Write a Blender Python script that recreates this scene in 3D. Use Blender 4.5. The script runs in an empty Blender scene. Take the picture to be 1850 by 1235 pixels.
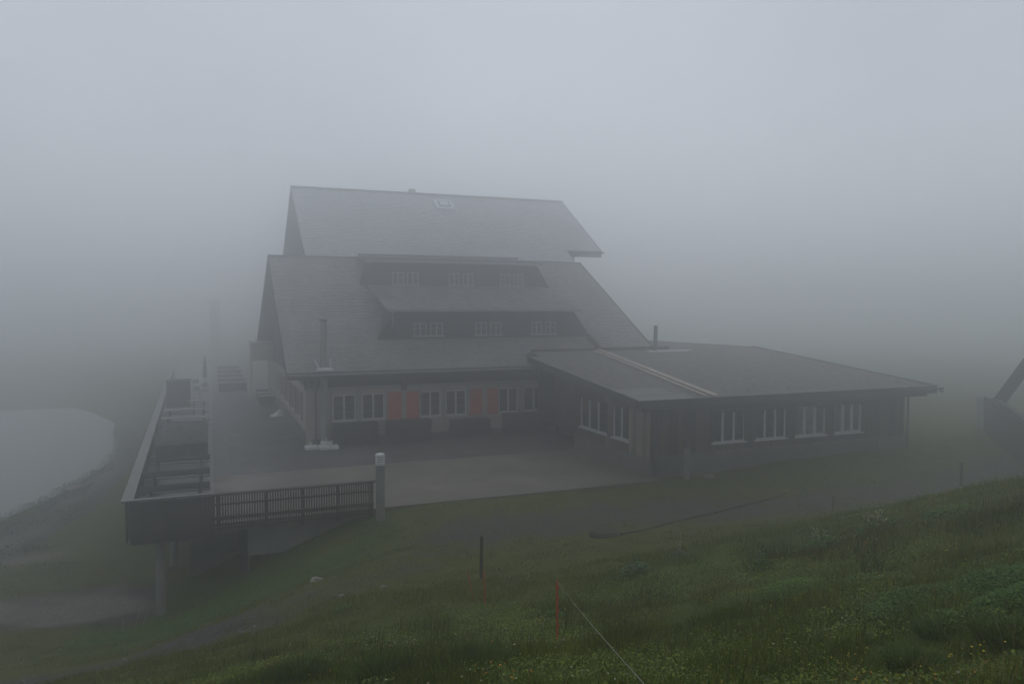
import bpy, math, random
import numpy as np
from mathutils import Vector, noise as mnoise

# ------------------------------------------------------------------ camera, sky, sun, exposure
scene = bpy.context.scene
col = scene.collection
R = math.radians
CAM_Z = 6.2
cam_data = bpy.data.cameras.new('camera')
cam_data.sensor_width = 36.0
cam_data.lens = 36.0 * 1375 / 1850
cam_data.clip_start = 0.1
cam_data.clip_end = 3000
cam = bpy.data.objects.new('camera', cam_data)
col.objects.link(cam)
cam.location = (0, 0, CAM_Z)
YAW, PITCH = R(21.6013), R(2.6026)
cam.rotation_euler = (math.pi / 2 - PITCH, 0, -YAW)
scene.camera = cam

SUN_EL, SUN_AZ = R(55), R(24)          # azimuth from +Y towards +X
world = bpy.data.worlds.new('World')
scene.world = world
world.use_nodes = True
wt = world.node_tree
wt.nodes.clear()
wo = wt.nodes.new('ShaderNodeOutputWorld')
wb = wt.nodes.new('ShaderNodeBackground')
ws = wt.nodes.new('ShaderNodeTexSky')
ws.sky_type = 'NISHITA'
ws.sun_disc = False
ws.sun_elevation = SUN_EL
ws.sun_rotation = SUN_AZ
ws.air_density = 1.0
ws.dust_density = 2.0
ws.ozone_density = 1.5
wh = wt.nodes.new('ShaderNodeHueSaturation')
wh.inputs['Saturation'].default_value = 0.35
wh.inputs['Value'].default_value = 1.0
wt.links.new(ws.outputs[0], wh.inputs['Color'])
# a closed cloud deck: the clear sky evened out by grey cloud
wm_ = wt.nodes.new('ShaderNodeMix'); wm_.data_type = 'RGBA'
wm_.inputs['Factor'].default_value = 0.74
wt.links.new(wh.outputs[0], wm_.inputs['A'])
wc = wt.nodes.new('ShaderNodeTexNoise'); wc.inputs['Scale'].default_value = 2.2; wc.inputs['Detail'].default_value = 3
wr = wt.nodes.new('ShaderNodeValToRGB')
wr.color_ramp.elements[0].position = .34; wr.color_ramp.elements[0].color = (3.55, 3.98, 4.66, 1)
wr.color_ramp.elements[1].position = .66; wr.color_ramp.elements[1].color = (4.45, 4.92, 5.60, 1)
wg = wt.nodes.new('ShaderNodeTexCoord'); wt.links.new(wg.outputs['Generated'], wc.inputs['Vector'])
wt.links.new(wc.outputs['Fac'], wr.inputs['Fac']); wt.links.new(wr.outputs['Color'], wm_.inputs['B'])
wt.links.new(wm_.outputs['Result'], wb.inputs['Color'])
wb.inputs['Strength'].default_value = 0.104
wt.links.new(wb.outputs[0], wo.inputs['Surface'])

sd = bpy.data.lights.new('sun', 'SUN')
sd.energy = 0.4
sd.angle = R(140)
sd.color = (1.0, 0.96, 0.91)
sun = bpy.data.objects.new('sun', sd)
col.objects.link(sun)
sdir = Vector((math.sin(SUN_AZ) * math.cos(SUN_EL), math.cos(SUN_AZ) * math.cos(SUN_EL), math.sin(SUN_EL)))
sun.rotation_euler = sdir.to_track_quat('Z', 'Y').to_euler()
sun.location = (0, 0, 60)

scene.view_settings.view_transform = 'Standard'
scene.view_settings.look = 'None'
scene.view_settings.exposure = 0.0
scene.view_settings.gamma = 1.0
cy = scene.cycles
cy.max_bounces = 8
cy.diffuse_bounces = 3
cy.glossy_bounces = 2
cy.transmission_bounces = 3
cy.transparent_max_bounces = 8
cy.volume_bounces = 6
cy.use_denoising = True
try:
    cy.denoiser = 'OPENIMAGEDENOISE'
except Exception:
    pass
HAZE_DENSITY, HAZE_G = 0.0242, 0.868

# ------------------------------------------------------------------ helpers
rnd = random.Random(7)

def tag(o, label=None, cat=None, group=None, kind=None):
    if label: o['label'] = label
    if cat: o['category'] = cat
    if group: o['group'] = group
    if kind: o['kind'] = kind
    return o

def thing(name, label, cat, loc=(0, 0, 0), group=None, rz=0.0):
    o = bpy.data.objects.new(name, None)
    o.empty_display_size = 0.3
    col.objects.link(o)
    o.location = loc
    o.rotation_euler = (0, 0, rz)
    return tag(o, label, cat, group)

def origin(p):
    v = Vector((0, 0, 0))
    while p is not None:
        v = v + Vector(p.location)
        p = p.parent
    return v

class MB:
    """collects faces, each with a material slot and a shade value"""
    def __init__(s):
        s.v, s.f, s.m, s.a = [], [], [], []
    def face(s, pts, m=0, a=0.5):
        i = len(s.v)
        s.v += [tuple(p) for p in pts]
        s.a += [a] * len(pts)
        s.f.append(tuple(range(i, i + len(pts))))
        s.m.append(m)
    def hexa(s, c, m=0, a=0.5):
        i = len(s.v)
        s.v += [tuple(p) for p in c]
        s.a += [a] * 8
        for q in ((0, 3, 2, 1), (4, 5, 6, 7), (0, 1, 5, 4), (1, 2, 6, 5), (2, 3, 7, 6), (3, 0, 4, 7)):
            s.f.append(tuple(i + k for k in q)); s.m.append(m)
    def box(s, x0, x1, y0, y1, z0, z1, m=0, a=0.5):
        s.hexa([(x0, y0, z0), (x1, y0, z0), (x1, y1, z0), (x0, y1, z0), (x0, y0, z1), (x1, y0, z1), (x1, y1, z1), (x0, y1, z1)], m, a)
    def fbox(s, F, u0, u1, n0, n1, z0, z1, m=0, a=0.5):
        """box in a wall frame F = (origin, along, outward)"""
        o, u, n = F
        P = lambda uu, nn, zz: (o[0] + u[0] * uu + n[0] * nn, o[1] + u[1] * uu + n[1] * nn, o[2] + zz)
        s.hexa([P(u0, n0, z0), P(u1, n0, z0), P(u1, n1, z0), P(u0, n1, z0), P(u0, n0, z1), P(u1, n0, z1), P(u1, n1, z1), P(u0, n1, z1)], m, a)
    def beam(s, p, q, w, h, m=0, a=0.5, up=(0, 0, 1)):
        p, q, up = Vector(p), Vector(q), Vector(up)
        d = (q - p).normalized()
        r = d.cross(up)
        if r.length < 1e-4: r = d.cross(Vector((1, 0, 0)))
        r.normalize(); t = r.cross(d)
        r = r * w / 2; t = t * h / 2
        s.hexa([p - r - t, p + r - t, q + r - t, q - r - t, p - r + t, p + r + t, q + r + t, q - r + t], m, a)
    def tube(s, p, q, r0, r1=None, n=14, m=0, a=0.5, caps=True):
        if r1 is None: r1 = r0
        p, q = Vector(p), Vector(q)
        d = (q - p).normalized()
        x = d.cross(Vector((0, 0, 1)))
        if x.length < 1e-4: x = Vector((1, 0, 0))
        x.normalize(); y = x.cross(d)
        i = len(s.v)
        for c, r in ((p, r0), (q, r1)):
            for k in range(n):
                t = 2 * math.pi * k / n
                s.v.append(tuple(c + x * (r * math.cos(t)) + y * (r * math.sin(t)))); s.a.append(a)
        for k in range(n):
            s.f.append((i + k, i + (k + 1) % n, i + n + (k + 1) % n, i + n + k)); s.m.append(m)
        if caps:
            s.f.append(tuple(i + k for k in range(n))[::-1]); s.m.append(m)
            s.f.append(tuple(i + n + k for k in range(n))); s.m.append(m)
    def path(s, pts, r, n=8, m=0):
        for p, q in zip(pts[:-1], pts[1:]): s.tube(p, q, r, n=n, m=m, caps=True)
    def blob(s, c, rx, ry, rz, seed, rough=0.25, n=12, k=8, m=0, a=0.5):
        i0 = len(s.v)
        for j in range(k + 1):
            th = math.pi * j / k
            for i in range(n):
                ph = 2 * math.pi * i / n
                d = Vector((math.sin(th) * math.cos(ph), math.sin(th) * math.sin(ph), math.cos(th)))
                q = 1 + rough * mnoise.noise(d * 1.7 + Vector((seed, seed * .3, 0))) + rough * .5 * mnoise.noise(d * 4 + Vector((seed, 0, 3)))
                s.v.append((c[0] + d.x * rx * q, c[1] + d.y * ry * q, c[2] + d.z * rz * q)); s.a.append(a)
        for j in range(k):
            for i in range(n):
                s.f.append((i0 + j * n + i, i0 + (j + 1) * n + i, i0 + (j + 1) * n + (i + 1) % n, i0 + j * n + (i + 1) % n)); s.m.append(m)
    def build(s, name, mats, parent=None, smooth=False, bevel=0.0):
        me = bpy.data.meshes.new(name)
        o0 = origin(parent)
        V = np.array(s.v, dtype=float) - np.array(o0)
        me.from_pydata(V.tolist(), [], s.f)
        if not isinstance(mats, (list, tuple)): mats = [mats]
        for m in mats: me.materials.append(m)
        me.polygons.foreach_set('material_index', s.m)
        at = me.attributes.new('shade', 'FLOAT', 'POINT')
        at.data.foreach_set('value', np.array(s.a, dtype=np.float32))
        if smooth: me.polygons.foreach_set('use_smooth', [True] * len(s.f))
        me.update()
        o = bpy.data.objects.new(name, me)
        col.objects.link(o)
        if parent is not None: o.parent = parent
        if bevel:
            b = o.modifiers.new('bevel', 'BEVEL'); b.width = bevel; b.segments = 2; b.limit_method = 'ANGLE'
        return o

def kids(o): return list(o.children)
def copy_tree(o, parent=None):
    c = o.copy(); col.objects.link(c); c.parent = parent
    for ch in kids(o): copy_tree(ch, c)
    return c

# ------------------------------------------------------------------ materials
def mat(name, c, rough=0.8, var=0.25, scale=2.0, bump=0.0, bscale=30.0, attr=0.0, spec=0.35, c2=None, stretch=(1, 1, 1), fine=0.0, fscale=60.0, metal=0.0):
    m = bpy.data.materials.new(name); m.use_nodes = True
    nt = m.node_tree; N = nt.nodes; L = nt.links
    b = N['Principled BSDF']
    tc = N.new('ShaderNodeTexCoord'); mp = N.new('ShaderNodeMapping')
    mp.inputs['Scale'].default_value = stretch
    L.new(tc.outputs['Object'], mp.inputs['Vector'])
    nz = N.new('ShaderNodeTexNoise'); nz.inputs['Scale'].default_value = scale; nz.inputs['Detail'].default_value = 6; nz.inputs['Roughness'].default_value = 0.65
    L.new(mp.outputs[0], nz.inputs['Vector'])
    rp = N.new('ShaderNodeValToRGB')
    rp.color_ramp.elements[0].position = 0.32; rp.color_ramp.elements[1].position = 0.68
    ca = c2 if c2 else tuple(x * (1 - var) for x in c)
    cb = c if c2 else tuple(x * (1 + var) for x in c)
    rp.color_ramp.elements[0].color = (*ca, 1); rp.color_ramp.elements[1].color = (*cb, 1)
    L.new(nz.outputs['Fac'], rp.inputs['Fac'])
    out = rp.outputs['Color']
    def mul(out, src, lo, hi):
        mr = N.new('ShaderNodeMapRange'); mr.inputs['To Min'].default_value = lo; mr.inputs['To Max'].default_value = hi
        L.new(src, mr.inputs['Value'])
        mx = N.new('ShaderNodeMix'); mx.data_type = 'RGBA'; mx.blend_type = 'MULTIPLY'; mx.inputs['Factor'].default_value = 1
        L.new(out, mx.inputs['A']); L.new(mr.outputs[0], mx.inputs['B'])
        return mx.outputs['Result']
    if attr:
        an = N.new('ShaderNodeAttribute'); an.attribute_name = 'shade'
        out = mul(out, an.outputs['Fac'], 1 - attr, 1 + attr)
    if fine:
        n2 = N.new('ShaderNodeTexNoise'); n2.inputs['Scale'].default_value = fscale; n2.inputs['Detail'].default_value = 3
        L.new(mp.outputs[0], n2.inputs['Vector'])
        n2o = N.new('ShaderNodeMapRange'); n2o.inputs['From Min'].default_value = .3; n2o.inputs['From Max'].default_value = .7
        L.new(n2.outputs['Fac'], n2o.inputs['Value'])
        out = mul(out, n2o.outputs[0], 1 - fine, 1 + fine)
    L.new(out, b.inputs['Base Color'])
    b.inputs['Roughness'].default_value = rough
    b.inputs['Specular IOR Level'].default_value = spec
    b.inputs['Metallic'].default_value = metal
    if bump:
        n3 = N.new('ShaderNodeTexNoise'); n3.inputs['Scale'].default_value = bscale; n3.inputs['Detail'].default_value = 5
        L.new(mp.outputs[0], n3.inputs['Vector'])
        bp = N.new('ShaderNodeBump'); bp.inputs['Strength'].default_value = 1.0; bp.inputs['Distance'].default_value = bump
        L.new(n3.outputs['Fac'], bp.inputs['Height']); L.new(bp.outputs[0], b.inputs['Normal'])
    return m

M = {}
M['render'] = mat('cream_render', (.42, .37, .30), .9, .12, 1.2, .004, 60, fine=.08)
M['plinth'] = mat('plinth_concrete', (.13, .125, .11), .9, .3, 1.0, .01, 25, fine=.12)
M['concrete'] = mat('grey_concrete', (.20, .195, .18), .85, .25, .8, .008, 30, fine=.1)
M['apron'] = mat('apron_concrete', (.150, .132, .108), .65, .25, .5, .004, 20, fine=.08, spec=.4)
M['paving'] = mat('wet_paving', (.082, .078, .073), .55, .42, .45, .003, 40, fine=.15, spec=.35)
M['kerb'] = mat('kerb_stone', (.33, .31, .28), .8, .15, 3)
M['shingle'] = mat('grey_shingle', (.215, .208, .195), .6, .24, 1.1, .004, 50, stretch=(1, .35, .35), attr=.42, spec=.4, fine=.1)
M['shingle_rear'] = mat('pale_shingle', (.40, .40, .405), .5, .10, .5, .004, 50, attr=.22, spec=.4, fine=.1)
M['ridge'] = mat('ridge_metal', (.13, .135, .14), .4, .1, 2, spec=.5)
M['dark_wood'] = mat('dark_timber', (.022, .020, .017), .75, .3, 2.0, .004, 30, stretch=(1, 1, .3))
M['dormer_wood'] = mat('dormer_cladding', (.024, .023, .023), .8, .25, 2.0, .006, 20, stretch=(6, 6, .4), attr=.25)
M['fascia'] = mat('fascia_timber', (.045, .041, .038), .7, .25, 2, attr=.2)
M['clad'] = mat('weathered_boards', (.125, .082, .046), .85, .4, 1.3, .006, 25, attr=.5, stretch=(5, 5, .35), c2=(.026, .021, .017))
M['clad_pale'] = mat('bleached_boards', (.30, .245, .18), .85, .4, 1.4, .006, 25, attr=.4, stretch=(5, 5, .3), c2=(.06, .052, .045))
M['white'] = mat('white_paint', (.66, .66, .64), .5, .06, 5)
M['frame_grey'] = mat('grey_frame', (.33, .32, .29), .6, .1, 4)
M['shutter'] = mat('red_shutter', (.56, .095, .042), .7, .18, 3, attr=.12, stretch=(1, 1, .5))
M['shutter_brown'] = mat('brown_shutter', (.13, .060, .045), .7, .2, 3, attr=.12)
M['pane'] = mat('dark_window', (.018, .019, .021), .06, .2, 2, spec=.6)
M['curtain'] = mat('pale_curtain', (.42, .42, .38), .9, .1, 8)
M['sheet_white'] = mat('white_sheet', (.85, .85, .82), .9, .05, 4)
M['frame_dull'] = mat('dull_white', (.36, .36, .35), .6, .2, 5)  # duller white tone for the dormer window frames
M['metal'] = mat('zinc', (.30, .31, .31), .4, .12, 3, spec=.5)
M['bright_metal'] = mat('bright_flashing', (.55, .57, .58), .35, .08, 4, spec=.5)
M['dark_metal'] = mat('dark_metal', (.05, .052, .055), .5, .2, 4)
M['flue'] = mat('flue_pipe', (.24, .235, .225), .6, .15, 2, stretch=(1, 1, .3))
M['gravel_roof'] = mat('roof_gravel', (.125, .116, .100), .9, .75, 4.5, .03, 16, fine=.55, fscale=11, spec=.35)
M['plank'] = mat('new_plank', (.40, .335, .27), .7, .15, 2.5, attr=.15)
M['sheet'] = mat('roof_sheet', (.155, .155, .15), .7, .15, 1.5)
M['deck'] = mat('wet_deck_boards', (.10, .097, .095), .36, .25, 1.0, .003, 30, attr=.25, spec=.5)
M['walk'] = mat('walkway_boards', (.095, .094, .092), .6, .2, 1.0, .003, 30, attr=.2, spec=.5)
M['rail_cap'] = mat('wet_rail_board', (.11, .105, .10), .45, .15, 1.5, spec=.5, attr=.1)
M['fence'] = mat('fence_timber', (.034, .027, .021), .75, .3, 2.0, .003, 30, attr=.25)
M['table'] = mat('table_timber', (.026, .024, .022), .95, .2, 1.5, attr=.25, spec=.05)
M['table_dark'] = mat('bench_timber', (.035, .032, .030), .5, .25, 1.5, attr=.2)
M['table_pale'] = mat('bleached_table', (.17, .165, .155), .4, .15, 1.5, attr=.15)
M['stack'] = mat('stacked_timber', (.050, .048, .045), .7, .3, 2.0, attr=.5)
M['tarp'] = mat('white_tarp', (.75, .76, .77), .5, .06, 4, .02, 6)
M['dark_tarp'] = mat('dark_tarp', (.028, .026, .024), .9, .2, 2, .02, 5)
M['stake_red'] = mat('red_stake', (.50, .045, .018), .45, .15, 8)
M['post_wood'] = mat('post_wood', (.060, .052, .038), .9, .3, 6, .004, 40, stretch=(1, 1, .2))
M['rope'] = mat('white_rope', (.24, .24, .21), .8, .1, 10)
M['wire'] = mat('thin_wire', (.20, .20, .19), .6, .1, 10)
M['cable'] = mat('black_cable', (.02, .02, .02), .5, .1, 5)
M['rock'] = mat('pale_rock', (.20, .18, .155), .9, .45, 9, .01, 30)
M['stone'] = mat('grey_stone', (.24, .225, .20), .9, .35, 8, .01, 30, attr=.3)
M['earth'] = mat('earth', (.05, .042, .034), .9, .3, 3)
M['log'] = mat('pale_log', (.22, .20, .17), .8, .2, 4)

def add_joints(m, w_, h_, strength=.35):
    nt = m.node_tree; N = nt.nodes; L = nt.links; b = N['Principled BSDF']
    src = b.inputs['Base Color'].links[0].from_socket
    tc = N.new('ShaderNodeTexCoord'); br = N.new('ShaderNodeTexBrick')
    br.inputs['Scale'].default_value = 1; br.inputs['Brick Width'].default_value = w_; br.inputs['Row Height'].default_value = h_; br.inputs['Mortar Size'].default_value = .012; br.offset = 0
    br.inputs['Color1'].default_value = (1, 1, 1, 1); br.inputs['Color2'].default_value = (.88, .88, .88, 1); br.inputs['Mortar'].default_value = (1 - strength,) * 3 + (1,)
    L.new(tc.outputs['Object'], br.inputs['Vector'])
    mx = N.new('ShaderNodeMix'); mx.data_type = 'RGBA'; mx.blend_type = 'MULTIPLY'; mx.inputs['Factor'].default_value = 1
    L.new(src, mx.inputs['A']); L.new(br.outputs['Color'], mx.inputs['B']); L.new(mx.outputs['Result'], b.inputs['Base Color'])
    # standing water: patches that are smoother
    nz = N.new('ShaderNodeTexNoise'); nz.inputs['Scale'].default_value = .55; nz.inputs['Detail'].default_value = 5; L.new(tc.outputs['Object'], nz.inputs['Vector'])
    mr = N.new('ShaderNodeMapRange'); mr.inputs['From Min'].default_value = .46; mr.inputs['From Max'].default_value = .60; mr.inputs['To Min'].default_value = .72; mr.inputs['To Max'].default_value = .50
    L.new(nz.outputs['Fac'], mr.inputs['Value']); L.new(mr.outputs[0], b.inputs['Roughness'])
add_joints(M['paving'], 2.4, 2.4, .45); add_joints(M['apron'], 3.1, 3.2, .30)

def leaf_mat(name, base, trans=.25):
    m = bpy.data.materials.new(name); m.use_nodes = True
    nt = m.node_tree; N = nt.nodes; L = nt.links
    b = N['Principled BSDF']
    at = N.new('ShaderNodeAttribute'); at.attribute_name = 'tint'
    b.inputs['Roughness'].default_value = .6
    b.inputs['Specular IOR Level'].default_value = .25
    tr = N.new('ShaderNodeBsdfTranslucent'); mx = N.new('ShaderNodeMixShader'); mx.inputs['Fac'].default_value = trans
    if base is None:
        L.new(at.outputs['Color'], b.inputs['Base Color']); L.new(at.outputs['Color'], tr.inputs['Color'])
    else:
        b.inputs['Base Color'].default_value = (*base, 1); tr.inputs['Color'].default_value = (*base, 1)
    L.new(b.outputs[0], mx.inputs[1]); L.new(tr.outputs[0], mx.inputs[2])
    L.new(mx.outputs[0], N['Material Output'].inputs['Surface'])
    return m
M['blade'] = leaf_mat('grass_blade', None)
M['leaf'] = leaf_mat('broad_leaf', None, .2)
M['petal'] = leaf_mat('petal', None, .3)

def glass_mat():
    m = bpy.data.materials.new('clear_pane'); m.use_nodes = True
    nt = m.node_tree; N = nt.nodes; L = nt.links; N.remove(N['Principled BSDF'])
    t = N.new('ShaderNodeBsdfTransparent'); t.inputs['Color'].default_value = (.8, .82, .82, 1)
    g = N.new('ShaderNodeBsdfGlossy'); g.inputs['Roughness'].default_value = .04; g.inputs['Color'].default_value = (.8, .8, .8, 1)
    f = N.new('ShaderNodeFresnel'); f.inputs['IOR'].default_value = 1.5
    mx = N.new('ShaderNodeMixShader')
    L.new(f.outputs[0], mx.inputs['Fac']); L.new(t.outputs[0], mx.inputs[1]); L.new(g.outputs[0], mx.inputs[2])
    L.new(mx.outputs[0], N['Material Output'].inputs['Surface'])
    return m
M['glass'] = glass_mat()

# ------------------------------------------------------------------ terrain
PT = np.array([(0.00,0.00,4.55),(3.00,0.00,4.90),(-4.00,0.00,3.60),(6.00,2.00,4.90),(0.00,-6.00,6.50),(-10.00,-6.00,3.50),(10.00,-6.00,7.50),(-3.98,17.36,-1.21),(-1.60,13.58,0.12),(0.05,10.08,1.46),(1.54,7.18,2.54),(2.41,6.10,2.89),(3.28,5.44,3.04),(4.42,4.46,3.29),(5.22,3.51,3.58),(4.00,8.55,1.98),(4.34,12.34,0.93),(2.74,11.16,1.19),(5.59,15.80,0.21),(8.60,5.82,3.39),(12.08,8.22,3.41),(11.46,9.19,2.92),(10.91,9.82,2.56),(9.68,10.61,2.15),(7.67,6.49,2.96),(7.64,10.12,1.92),(6.88,12.43,1.16),(5.87,6.76,2.67),(16.03,17.59,0.15),(21.21,19.12,0.10),(25.83,19.62,0.20),(29.50,20.09,0.25),(32.55,23.43,0.40),(22.69,17.41,0.35),(14.95,23.56,-0.05),(26.98,23.47,0.32),(21.00,24.32,0.20),(18.15,21.01,-0.05),(13.43,21.65,-0.15),(9.74,21.12,-0.20),(10.79,23.40,-0.05),(5.06,23.56,-0.12),(6.81,20.41,-0.20),(4.14,19.20,-0.15),(3.55,23.59,-0.55),(0.86,23.52,-1.62),(2.22,23.58,-1.00),(-0.73,23.42,-2.30),(-1.45,23.17,-2.50),(-2.16,23.29,-2.75),(-3.70,21.30,-2.20),(-4.76,20.85,-2.10),(0.12,18.49,-1.00),(-1.05,18.39,-1.35),(1.82,17.03,-0.20),(-5.96,26.26,-2.75),(-3.97,27.54,-2.80),(-5.04,31.53,-2.80),(-4.77,38.19,-2.85),(-8.24,36.72,-2.95),(-7.52,39.18,-2.95),(-6.51,42.61,-2.95),(-5.44,48.46,-2.95),(-5.59,59.47,-2.95),(-7.36,72.00,-2.95),(-11.22,80.60,-2.95),(-15.91,84.23,-2.95),(-8.21,31.96,-2.95),(-2.00,30.00,-2.60),(-3.00,40.00,-2.60),(-3.50,55.00,-2.60),(-4.00,70.00,-2.60),(2.00,30.00,-0.90),(2.00,45.00,-0.90),(8.00,32.00,-0.90),(8.00,50.00,-0.90),(14.00,30.00,-0.90),(3.00,60.00,-0.60),(2.00,85.00,-0.60),(15.00,65.00,-0.40),(25.00,45.00,0.10),(30.00,35.00,0.30),(35.00,30.00,0.30),(32.00,50.00,0.30),(38.42,30.96,0.40),(30.61,23.28,0.30),(8.00,130.00,-0.60),(8.00,240.00,-0.60),(63.00,115.26,-0.60),(118.00,210.53,-0.60),(103.26,75.00,-0.60),(198.53,130.00,-0.60),(118.00,20.00,-0.60),(228.00,20.00,-0.60),(103.26,-35.00,9.00),(198.53,-90.00,9.00),(63.00,-75.26,9.00),(118.00,-170.53,9.00),(8.00,-90.00,9.00),(8.00,-200.00,9.00),(-47.00,-75.26,9.00),(-102.00,-170.53,9.00),(-87.26,-35.00,9.00),(-182.53,-90.00,9.00),(-102.00,20.00,9.00),(-212.00,20.00,9.00),(-87.26,75.00,-2.00),(-182.53,130.00,-2.00),(-47.00,115.26,-2.00),(-102.00,210.53,-2.00),(-20.00,50.00,-4.00),(-30.00,45.00,-4.00),(-14.00,42.00,-3.90),(-18.00,60.00,-3.90),(-60.00,50.00,-4.00)])
TS = 10.0
def _fit():
    n = len(PT); A = PT[:, :2] / TS
    r = np.linalg.norm(A[:, None] - A[None], axis=2)
    K = np.where(r > 0, r * r * np.log(r + 1e-12), 0) + np.eye(n) * .02
    Q = np.c_[np.ones(n), A]
    MM = np.block([[K, Q], [Q.T, np.zeros((3, 3))]])
    return np.linalg.solve(MM, np.r_[PT[:, 2], 0, 0, 0])
_W = _fit()
def H0(X, Y):
    X = np.asarray(X, float); Y = np.asarray(Y, float)
    a = np.stack([X.ravel(), Y.ravel()], 1) / TS
    out = np.zeros(len(a))
    for i in range(0, len(a), 20000):
        b = a[i:i + 20000]
        r = np.linalg.norm(b[:, None] - (PT[:, :2] / TS)[None], axis=2)
        out[i:i + 20000] = np.where(r > 0, r * r * np.log(r + 1e-12), 0) @ _W[:-3] + _W[-3] + b @ _W[-2:]
    return out.reshape(X.shape)

def vnoise(X, Y, s, seed=0):
    """smooth value noise, numpy"""
    X = np.asarray(X, float) / s + 1000 + seed * 17.3; Y = np.asarray(Y, float) / s + 1000 + seed * 9.1
    xi = np.floor(X).astype(np.int64); yi = np.floor(Y).astype(np.int64)
    fx = X - xi; fy = Y - yi; fx = fx * fx * (3 - 2 * fx); fy = fy * fy * (3 - 2 * fy)
    def h(a, b):
        v = (a * 374761393 + b * 668265263 + seed * 974711) & 0xffffffff
        v = ((v ^ (v >> 13)) * 1274126177) & 0xffffffff
        return ((v ^ (v >> 16)) & 0xffff) / 65535.0
    return (h(xi, yi) * (1 - fx) + h(xi + 1, yi) * fx) * (1 - fy) + (h(xi, yi + 1) * (1 - fx) + h(xi + 1, yi + 1) * fx) * fy
def fbm(X, Y, s, seed=0, o=4):
    t = 0; w = 0; a = 1.0
    for k in range(o):
        t = t + a * vnoise(X, Y, s / 2 ** k, seed + k); w += a; a *= .55
    return t / w

def sstep(a, b, x): 
    t = np.clip((x - a) / (b - a), 0, 1); return t * t * (3 - 2 * t)

def H(X, Y):
    z = H0(X, Y)
    X = np.asarray(X, float); Y = np.asarray(Y, float)
    near = 1 - sstep(20, 45, Y)
    z = z + (fbm(X, Y, 2.2, 3) - .5) * (.10 + .12 * near * (Y < 19)) * (.6 + .4 * near) + (fbm(X, Y, .45, 9, 3) - .5) * .06 * near
    # keep the ground below the terrace slab, the deck and the floors
    t = (X > .7) & (X < 28) & (Y > 23.4) & (Y < 95)
    wing = (X > 14.9) & (X < 27.8) & (Y > 23.8)
    z = np.where(t & ((X < 15.2) | (Y > 34)), np.minimum(z, -.34), z)
    z = np.where(wing, np.minimum(z, -.1), z)
    return z
def hz(x, y): return float(H(np.array([x]), np.array([y]))[0])

def seg_dist(X, Y, pts):
    d = np.full(np.shape(X), 1e9)
    for (x0, y0), (x1, y1) in zip(pts[:-1], pts[1:]):
        vx, vy = x1 - x0, y1 - y0; L2 = vx * vx + vy * vy
        t = np.clip(((X - x0) * vx + (Y - y0) * vy) / L2, 0, 1)
        d = np.minimum(d, np.hypot(X - x0 - t * vx, Y - y0 - t * vy))
    return d
TRACK = [(-6, 16.0), (-3.3, 16.9), (-.7, 17.4), (1.2, 16.6), (2.6, 16.9), (4.2, 18.2), (6, 19.4), (9, 19.6)]
FIELD = [(6.5, 20.4), (8, 20.3), (11, 20.0), (14, 19.3), (18, 18.6), (24, 18.4), (34, 20)]
LPATH = [(-8.5, 30), (-7.4, 34), (-6.4, 39), (-5.7, 44), (-5.4, 52), (-5.2, 60)]
MUD = [(-8, 25.5), (-5.5, 26.0), (-3.0, 25.4)]
def gravel_mask(X, Y):
    n = fbm(X, Y, 1.6, 21); n2 = fbm(X, Y, .35, 33, 3)
    g = .80 * (1 - sstep(.35, 1.5, seg_dist(X, Y, TRACK) + (n - .5) * 3.0))
    g = g * (1 - .5 * sstep(-.5, 2.0, X))
    f = .66 * (1 - sstep(.7, 2.9, seg_dist(X, Y, FIELD) + (n - .5) * 2.6))
    p = .9 * (1 - sstep(.9, 1.7, seg_dist(X, Y, LPATH) + (n - .5) * 1.2))
    m = .85 * (1 - sstep(.9, 2.1, seg_dist(X, Y, MUD) + (n - .5) * 2.5))
    g = np.maximum.reduce([g, f, p, m])
    g = g + (n2 - .5) * .7 * (g > .03) 
    return np.clip(g, 0, 1)
def pale_mask(X, Y):
    """bleached grit of the shore path and the bare patches left of the deck"""
    n = fbm(X, Y, 1.1, 52)
    a = 1 - sstep(.25, 1.0, seg_dist(X, Y, LPATH) + (n - .5) * 1.2)
    b = 1 - sstep(.5, 1.4, seg_dist(X, Y, MUD) + (n - .5) * 2.6)
    c = 1 - sstep(.3, 1.3, seg_dist(X, Y, [(-7.6, 31.5), (-6.2, 32.0)]) + (n - .5) * 1.4)
    return np.maximum.reduce([a * .8, b, c])
def dry_mask(X, Y):
    """browner, thinner turf on the flat below the building"""
    return np.clip(sstep(10.5, 15, Y + .15 * (6 - X)) * (.35 + .9 * fbm(X, Y, 3.0, 41)), 0, 1)

def axis(a, b, fa, fb, fine, coarse_n):
    mid = list(np.arange(fa, fb + 1e-6, fine))
    lo = [fa - (fa - a) * (k / coarse_n) ** 2.2 for k in range(coarse_n, 0, -1)]
    hi = [fb + (b - fb) * (k / coarse_n) ** 2.2 for k in range(1, coarse_n + 1)]
    return np.array(lo + mid + hi)
gx = axis(-230, 240, -10, 26, .2, 34); gy = axis(-40, 330, -1, 27, .18, 60)
GX, GY = np.meshgrid(gx, gy)
GZ = H(GX, GY)
nx, ny = len(gx), len(gy)
V = np.stack([GX.ravel(), GY.ravel(), GZ.ravel()], 1)
ii = np.arange(nx * ny).reshape(ny, nx)
F = np.stack([ii[:-1, :-1].ravel(), ii[:-1, 1:].ravel(), ii[1:, 1:].ravel(), ii[1:, :-1].ravel()], 1)

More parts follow.
